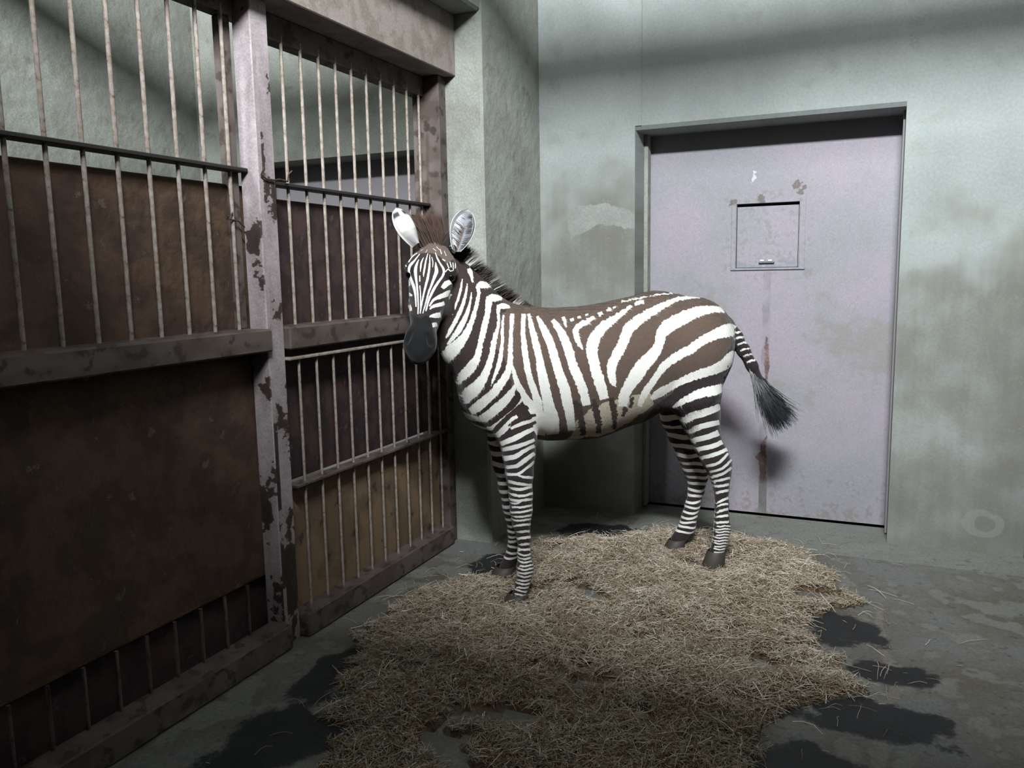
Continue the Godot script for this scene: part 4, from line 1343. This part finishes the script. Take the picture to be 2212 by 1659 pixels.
func ear(mesh: ArrayMesh, base: Vector3, tip: Vector3, facing: Vector3, half: float, inner: Color, dark_tip: bool) -> void:
	var ax := tip - base
	var n := (facing - ax * facing.dot(ax) / ax.dot(ax)).normalized()
	var sd := ax.normalized().cross(n)
	var nu := 14
	var nw := 12
	var st := new_st()
	st.set_smooth_group(0)
	var grid_in := []
	var grid_out := []
	for i in nu + 1:
		var u := float(i) / nu
		var wd := half * pow(maxf(sin(PI * pow(u * 0.9 + 0.1, 1.35)), 0.0), 0.52)
		var r1 := []
		var r2 := []
		for j in nw + 1:
			var w := -1.0 + 2.0 * j / nw
			var cup := (1.0 - w * w) * half * (0.70 - 0.30 * u) * (1.0 - pow(u, 6.0))
			var p := base + ax * u + sd * w * wd - n * cup
			r1.append(p)
			r2.append(p - n * 0.006 * (1.0 - w * w * 0.9) - sd * w * 0.002)
		grid_in.append(r1)
		grid_out.append(r2)
	var paint := func(i: int, j: int, out: bool) -> Color:
		var u := float(i) / nu
		var w := absf(-1.0 + 2.0 * j / nw)
		if out:
			if dark_tip and u > 0.74 and u < 0.90 and w > 0.22: return Color(0.05, 0.045, 0.05)
			if dark_tip and u > 0.40: return Color(0.56, 0.56, 0.56)
			if dark_tip and u > 0.22: return Color(0.36, 0.34, 0.32)
			return Color(0.28, 0.27, 0.27)
		if w > 0.84 or u > 0.93: return Color(0.56, 0.56, 0.56)
		if w < 0.25 and u < 0.6: return Color(0.10, 0.075, 0.07)
		return inner
	for i in nu:
		for j in nw:
			for e in [[i, j], [i + 1, j + 1], [i, j + 1], [i, j], [i + 1, j], [i + 1, j + 1]]:
				st.set_color(paint.call(e[0], e[1], false))
				st.add_vertex(grid_in[e[0]][e[1]])
			for e in [[i, j], [i, j + 1], [i + 1, j + 1], [i, j], [i + 1, j + 1], [i + 1, j]]:
				st.set_color(paint.call(e[0], e[1], true))
				st.add_vertex(grid_out[e[0]][e[1]])
		for j in [0, nw]:
			for q in [grid_in[i][j], grid_out[i][j], grid_in[i + 1][j], grid_out[i][j], grid_out[i + 1][j], grid_in[i + 1][j]]:
				st.set_color(Color(0.62, 0.61, 0.60))
				st.add_vertex(q)
	st.index()
	st.generate_normals()
	var m := std(Color.WHITE, 0.9)
	m.vertex_color_use_as_albedo = true
	m.cull_mode = BaseMaterial3D.CULL_DISABLED
	st.set_material(m)
	st.commit(mesh)

# a tapering hair of three pieces
func hair(st: SurfaceTool, p: Vector3, d: Vector3, bend: Vector3, length: float, wide: float, c0: Color, c1: Color) -> void:
	var side := d.cross(Vector3(0.31, 0.5, -0.81) if absf(d.y) > 0.5 else Vector3(0.2, 0.95, 0.2)).normalized() * wide
	var q := [p, p + d * length * 0.4 + bend * length * 0.16, p + d * length * 0.75 + bend * length * 0.56, p + d * length + bend * length]
	var w := [1.0, 0.85, 0.55, 0.0]
	var up := side.cross(d).normalized()
	for i in 3:
		var ca := c0.lerp(c1, i / 3.0)
		var cb := c0.lerp(c1, (i + 1) / 3.0)
		for e in [[0, -1], [1, 1], [0, 1], [0, -1], [1, -1], [1, 1]]:
			st.set_color(ca if e[0] == 0 else cb)
			st.set_normal(up)
			st.add_vertex(q[i + e[0]] + side * float(e[1]) * w[i + e[0]])

func hair_material() -> StandardMaterial3D:
	var m := std(Color.WHITE, 0.75)
	m.vertex_color_use_as_albedo = true
	m.cull_mode = BaseMaterial3D.CULL_DISABLED
	return m

func hoof(parent: Node, top: Vector3, toe: Vector3, r: float) -> void:
	# loft from the coronet to the sole; toe is the direction of the hoof on the floor
	var st := new_st()
	st.set_smooth_group(0)
	var f := Vector3(toe.x, 0, toe.z).normalized()
	var s := f.cross(Vector3.UP)
	var rings := []
	var hgt := top.y - 0.004
	var prof := [[0.0, 0.92, 0.0], [0.10, 1.04, 0.04], [0.5, 1.14, 0.28], [0.93, 1.30, 0.55], [1.0, 1.26, 0.58]]
	for e in prof:
		var ring := []
		for k in 18:
			var an := TAU * k / 18.0
			var cx: float = cos(an)
			var ext: float = 1.12 if cx > 0 else 0.82
			ring.append(Vector3(top.x, top.y - hgt * e[0], top.z) + f * (cx * r * e[1] * ext + r * e[2] * 0.75) + s * sin(an) * r * e[1])
		rings.append(ring)
	for i in rings.size() - 1:
		for k in 18:
			var k2 := (k + 1) % 18
			for q in [rings[i][k], rings[i][k2], rings[i + 1][k2], rings[i][k], rings[i + 1][k2], rings[i + 1][k]]: st.add_vertex(q)
	for k in 18:
		var c: Vector3 = (rings[-1][0] + rings[-1][9]) / 2.0
		for q in [c, rings[-1][k], rings[-1][(k + 1) % 18]]: st.add_vertex(q)
	st.generate_normals()
	put("hoof", st.commit(), mats.hoof, parent)

func build_zebra() -> void:
	var z := thing("zebra", "young striped zebra standing on straw with its face turned to the viewer", "zebra", ZAT)
	z.basis = zb
	# head axes
	var p0 := EYE + ray(936, 516) * 3.26
	var p1 := EYE + ray(897, 772) * 3.09
	var dn := (p1 - p0).normalized()
	var to := (EYE - p0).normalized()
	to = (to - dn * to.dot(dn)).normalized()
	var rt := cam_basis.x - dn * cam_basis.x.dot(dn)
	rt = rt.normalized()
	var nf := (to * cos(0.20) - rt * sin(0.20)).normalized()
	var wl := nf.cross(dn)
	var inv := zb.inverse()
	hb = Basis(inv * wl, inv * dn, inv * nf)
	ho = to_body(p0)
	make_bones()
	# head on a fine grid
	var lo := Vector3(9, 9, 9)
	var hi := -lo
	for a in [-0.15, 0.15]:
		for d in [-0.08, 0.54]:
			for n in [-0.24, 0.03]:
				var q := hp(a, d, n)
				lo = Vector3(minf(lo.x, q.x), minf(lo.y, q.y), minf(lo.z, q.z))
				hi = Vector3(maxf(hi.x, q.x), maxf(hi.y, q.y), maxf(hi.z, q.z))
	fill_grid(lo, hi, 0.0055)
	var head_net := surface_nets(1.0, true)
	# paint the face while the fine grid is in memory
	fill_grid(Vector3(-0.98, 0.0, -0.34), Vector3(1.02, 1.56, 0.32), 0.0105)
	var body_net := surface_nets(-1.0, true)
	paint_coat()
	var mesh := ArrayMesh.new()
	var coat := fur_material(coat_img)
	var is_far := func(p: Vector3) -> bool: return p.z > 0.03 and p.y < 0.66
	net_surface(mesh, body_net, false, func(p): return not is_far.call(p), coat)
	net_surface(mesh, body_net, false, is_far, far_leg_material())
	net_surface(mesh, head_net, true, func(_p): return true, fur_material(face_img))
	# ears
	var eb := to_body(EYE + ray(986, 541) * 3.25)
	var et := to_body(EYE + ray(1010, 452) * 3.25)
	ear(mesh, eb, et, inv * (to + rt * 0.10), 0.049, Color(0.24, 0.24, 0.26), false)
	var eb2 := to_body(EYE + ray(898, 532) * 3.27)
	var et2 := to_body(EYE + ray(855, 449) * 3.27)
	ear(mesh, eb2, et2, inv * (-to * 0.9 - rt * 0.25), 0.045, Color(0.35, 0.33, 0.32), true)
	var body := MeshInstance3D.new()
	body.name = "body"
	body.mesh = mesh
	z.add_child(body)
	# eyes
	mats.eye = std(Color(0.018, 0.014, 0.012), 0.08)
	for s in [-1.0, 1.0]:
		var e := SphereMesh.new()
		e.radius = 0.019
		e.height = 0.038
		e.radial_segments = 20
		e.rings = 10
		put("eye", e, mats.eye, z, hp(0.082 * s, 0.137, -0.056))
	# hooves
	mats.hoof = std(Color(0.25, 0.23, 0.215), 0.55)
	var fwd := Vector3(1, 0, -0.12)
	hoof(z, zp(1122, 1280, 0.15), fwd, 0.044)
	hoof(z, zp(1093, 1222, -0.15), fwd, 0.044)
	hoof(z, zp(1549, 1188, 0.15), Vector3(1, 0, -0.1), 0.043)
	hoof(z, zp(1464, 1164, -0.15), Vector3(1, 0, 0.05), 0.042)
	build_fur(z, body_net)
	build_hair(z)

# short coat hairs that lie backwards over the trunk and take the colour of the coat below them
func build_fur(z: Node3D, net: Array) -> void:
	var rng := RandomNumberGenerator.new()
	rng.seed = 41
	var verts: PackedVector3Array = net[0]
	var tris: PackedInt32Array = net[1]
	var normals: PackedVector3Array = net[2]
	var st := new_st()
	var w := coat_img.get_width()
	var h := coat_img.get_height()
	for i in 230000:
		var k := rng.randi_range(0, tris.size() / 3 - 1) * 3
		var a := verts[tris[k]]
		if a.z > 0.05 or a.y < 0.66 or (a.y < 0.80 and (a.x > 0.34 or a.x < -0.36)): continue
		var p := a.lerp(verts[tris[k + 1]], rng.randf()).lerp(verts[tris[k + 2]], rng.randf() * 0.5)
		var n := normals[tris[k]]
		var shag := 1.0
		if p.x > -0.35 and p.x < 0.12 and p.y < 0.88: shag = 1.7
		var uv := coat_uv(p)
		var c := coat_img.get_pixel(clampi(int(uv.x * w), 0, w - 1), clampi(int(uv.y * h), 0, h - 1)).srgb_to_linear()
		c = c * rng.randf_range(0.68, 1.12)
		var flow := Vector3(-0.55, -0.8, 0.0) if p.x < 0.45 else Vector3(-0.3, -0.9, 0.0)
		flow = (flow - n * flow.dot(n)).normalized()
		var d := (flow + n * rng.randf_range(0.12, 0.34) + Vector3(rng.randf_range(-0.3, 0.3), rng.randf_range(-0.3, 0.3), 0)).normalized()
		var side := d.cross(n).normalized() * 0.0008
		var len := rng.randf_range(0.010, 0.021) * shag
		for q in [p + side - n * 0.001, p - side - n * 0.001, p + d * len]:
			st.set_color(c)
			st.set_normal(n)
			st.add_vertex(q)
	var o := put("fur", st.commit(), hair_material(), z)
	o.set_meta("kind", "stuff")

func build_hair(z: Node3D) -> void:
	var rng := RandomNumberGenerator.new()
	rng.seed = 77
	var hm := hair_material()
	# mane along the crest
	var pts := []
	for i in 14:
		var t := i / 13.0
		var s := lerpf(0.800, 0.36, t)
		var zc := lerpf(-0.045, 0.0, minf(t * 2.0, 1.0))
		var y := 1.56
		while y > 1.0 and sample(Vector3(s, y, zc)) > 0.0: y -= 0.004
		pts.append(Vector3(s, y, zc))
	var st := new_st()
	for i in 4200:
		var t := rng.randf() * (pts.size() - 1.001)
		var k := int(t)
		var p: Vector3 = pts[k].lerp(pts[k + 1], t - k)
		var along: Vector3 = (pts[k + 1] - pts[k]).normalized()
		var out := (Vector3(0.05, 1, 0) - along * along.y).normalized()
		var f := t / (pts.size() - 1)
		var len := lerpf(0.080, 0.072, f) if f < 0.70 else lerpf(0.072, 0.010, (f - 0.70) / 0.30)
		var off := rng.randf_range(-0.016, 0.016)
		p += Vector3(0, -0.010 - absf(off) * 0.5, off)
		var band := sin(f * 26.0 + 0.6) > 0.55 and f > 0.2 and f < 0.8
		var c0 := Color(0.62, 0.61, 0.59) if band else Color(0.022, 0.016, 0.015)
		var d := (out + Vector3(rng.randf_range(-0.25, 0.05), 0, off * 9.0) + along * rng.randf_range(0.2, 0.8)).normalized()
		hair(st, p, d, Vector3(-0.1, -0.05, 0), len * rng.randf_range(0.75, 1.1), 0.0011, c0, Color(0.05, 0.034, 0.028))
	put("mane", st.commit(), hm, z)
	# forelock between the ears
	st = new_st()
	for i in 3200:
		var a := rng.randf_range(-0.036, 0.034)
		var p := hp(a, rng.randf_range(-0.035, 0.045), -0.040 + rng.randf_range(-0.06, 0.0))
		var up := to_body(ZAT + zb * Vector3.ZERO + Vector3(0, 1, 0))
		var d := (up + hb * Vector3(a * 9.0 - 0.22, 0, rng.randf_range(-0.25, 0.2))).normalized()
		hair(st, p, d, hb * Vector3(-0.15, 0.0, 0.05), rng.randf_range(0.07, 0.125), 0.0012, Color(0.02, 0.014, 0.012), Color(0.075, 0.045, 0.032))
	put("forelock", st.commit(), hm, z)
	# pale hairs inside the ear that is turned to the viewer
	st = new_st()
	for i in 420:
		var t := rng.randf_range(0.12, 0.92)
		var side := 1.0 if rng.randf() < 0.55 else -1.0
		var wd := 22.0 * pow(sin(PI * pow(t * 0.9 + 0.1, 1.35)), 0.52)
		var px := lerpf(986, 1010, t) + side * wd * rng.randf_range(0.75, 0.95)
		var py := lerpf(541, 452, t) + side * wd * 0.28
		var p := to_body(EYE + ray(px, py) * 3.255)
		var e := to_body(EYE + ray(lerpf(986, 1010, t) + rng.randf_range(-4, 4), lerpf(541, 452, t) + rng.randf_range(-2, 12)) * 3.262)
		hair(st, p, (e - p).normalized(), Vector3(0, -0.1, 0), (e - p).length() * rng.randf_range(0.6, 0.95), 0.0008, Color(0.5, 0.5, 0.5), Color(0.42, 0.42, 0.44))
	put("ear_hair", st.commit(), hm, z)
	# tail tuft, swept to the side
	st = new_st()
	var tail := [[1606, 757], [1624, 790], [1640, 822], [1650, 842]]
	for i in 2600:
		var t := rng.randf() * 2.99
		var k := int(t)
		var off := rng.randf_range(-0.022, 0.022)
		var p := zp(lerpf(tail[k][0], tail[k + 1][0], t - k), lerpf(tail[k][1], tail[k + 1][1], t - k), off * 0.5)
		var spread := rng.randfn(0.0, 1.0)
		var mid := zp(1648.0 + spread * 5.0, 852.0 - spread * 3.0 + rng.randf_range(-6, 6), off)
		var e := zp(1692.0 + spread * 13.0 + rng.randf_range(-8, 8), 912.0 - spread * 9.0 + rng.randf_range(-16, 16), off * 2.2)
		e = mid.lerp(e, rng.randf_range(0.35, 1.1))
		var grey := 0.012 + 0.05 * rng.randf() * rng.randf()
		var root := Color(0.34, 0.34, 0.34) if t < 1.9 and rng.randf() < 0.5 else Color(grey, grey, grey)
		var tip := Color(grey, grey * 1.05, grey * 1.15)
		var last := p
		for q in 4:
			var f := (q + 1) / 4.0
			var a := p.lerp(mid, f).lerp(mid.lerp(e, f), f)
			var w := 0.0011 * (1.0 if q < 3 else 0.4)
			var sd := (a - last).cross(Vector3(0, 0, 1)).normalized() * w
			var ca := root.lerp(tip, clampf(f * 1.6 - 0.3, 0, 1))
			for v in [last - sd, last + sd, a + sd, last - sd, a + sd, a - sd]:
				st.set_color(ca)
				st.set_normal(Vector3(0, 0, -1))
				st.add_vertex(v)
			last = a
	put("tail_tuft", st.commit(), hm, z)
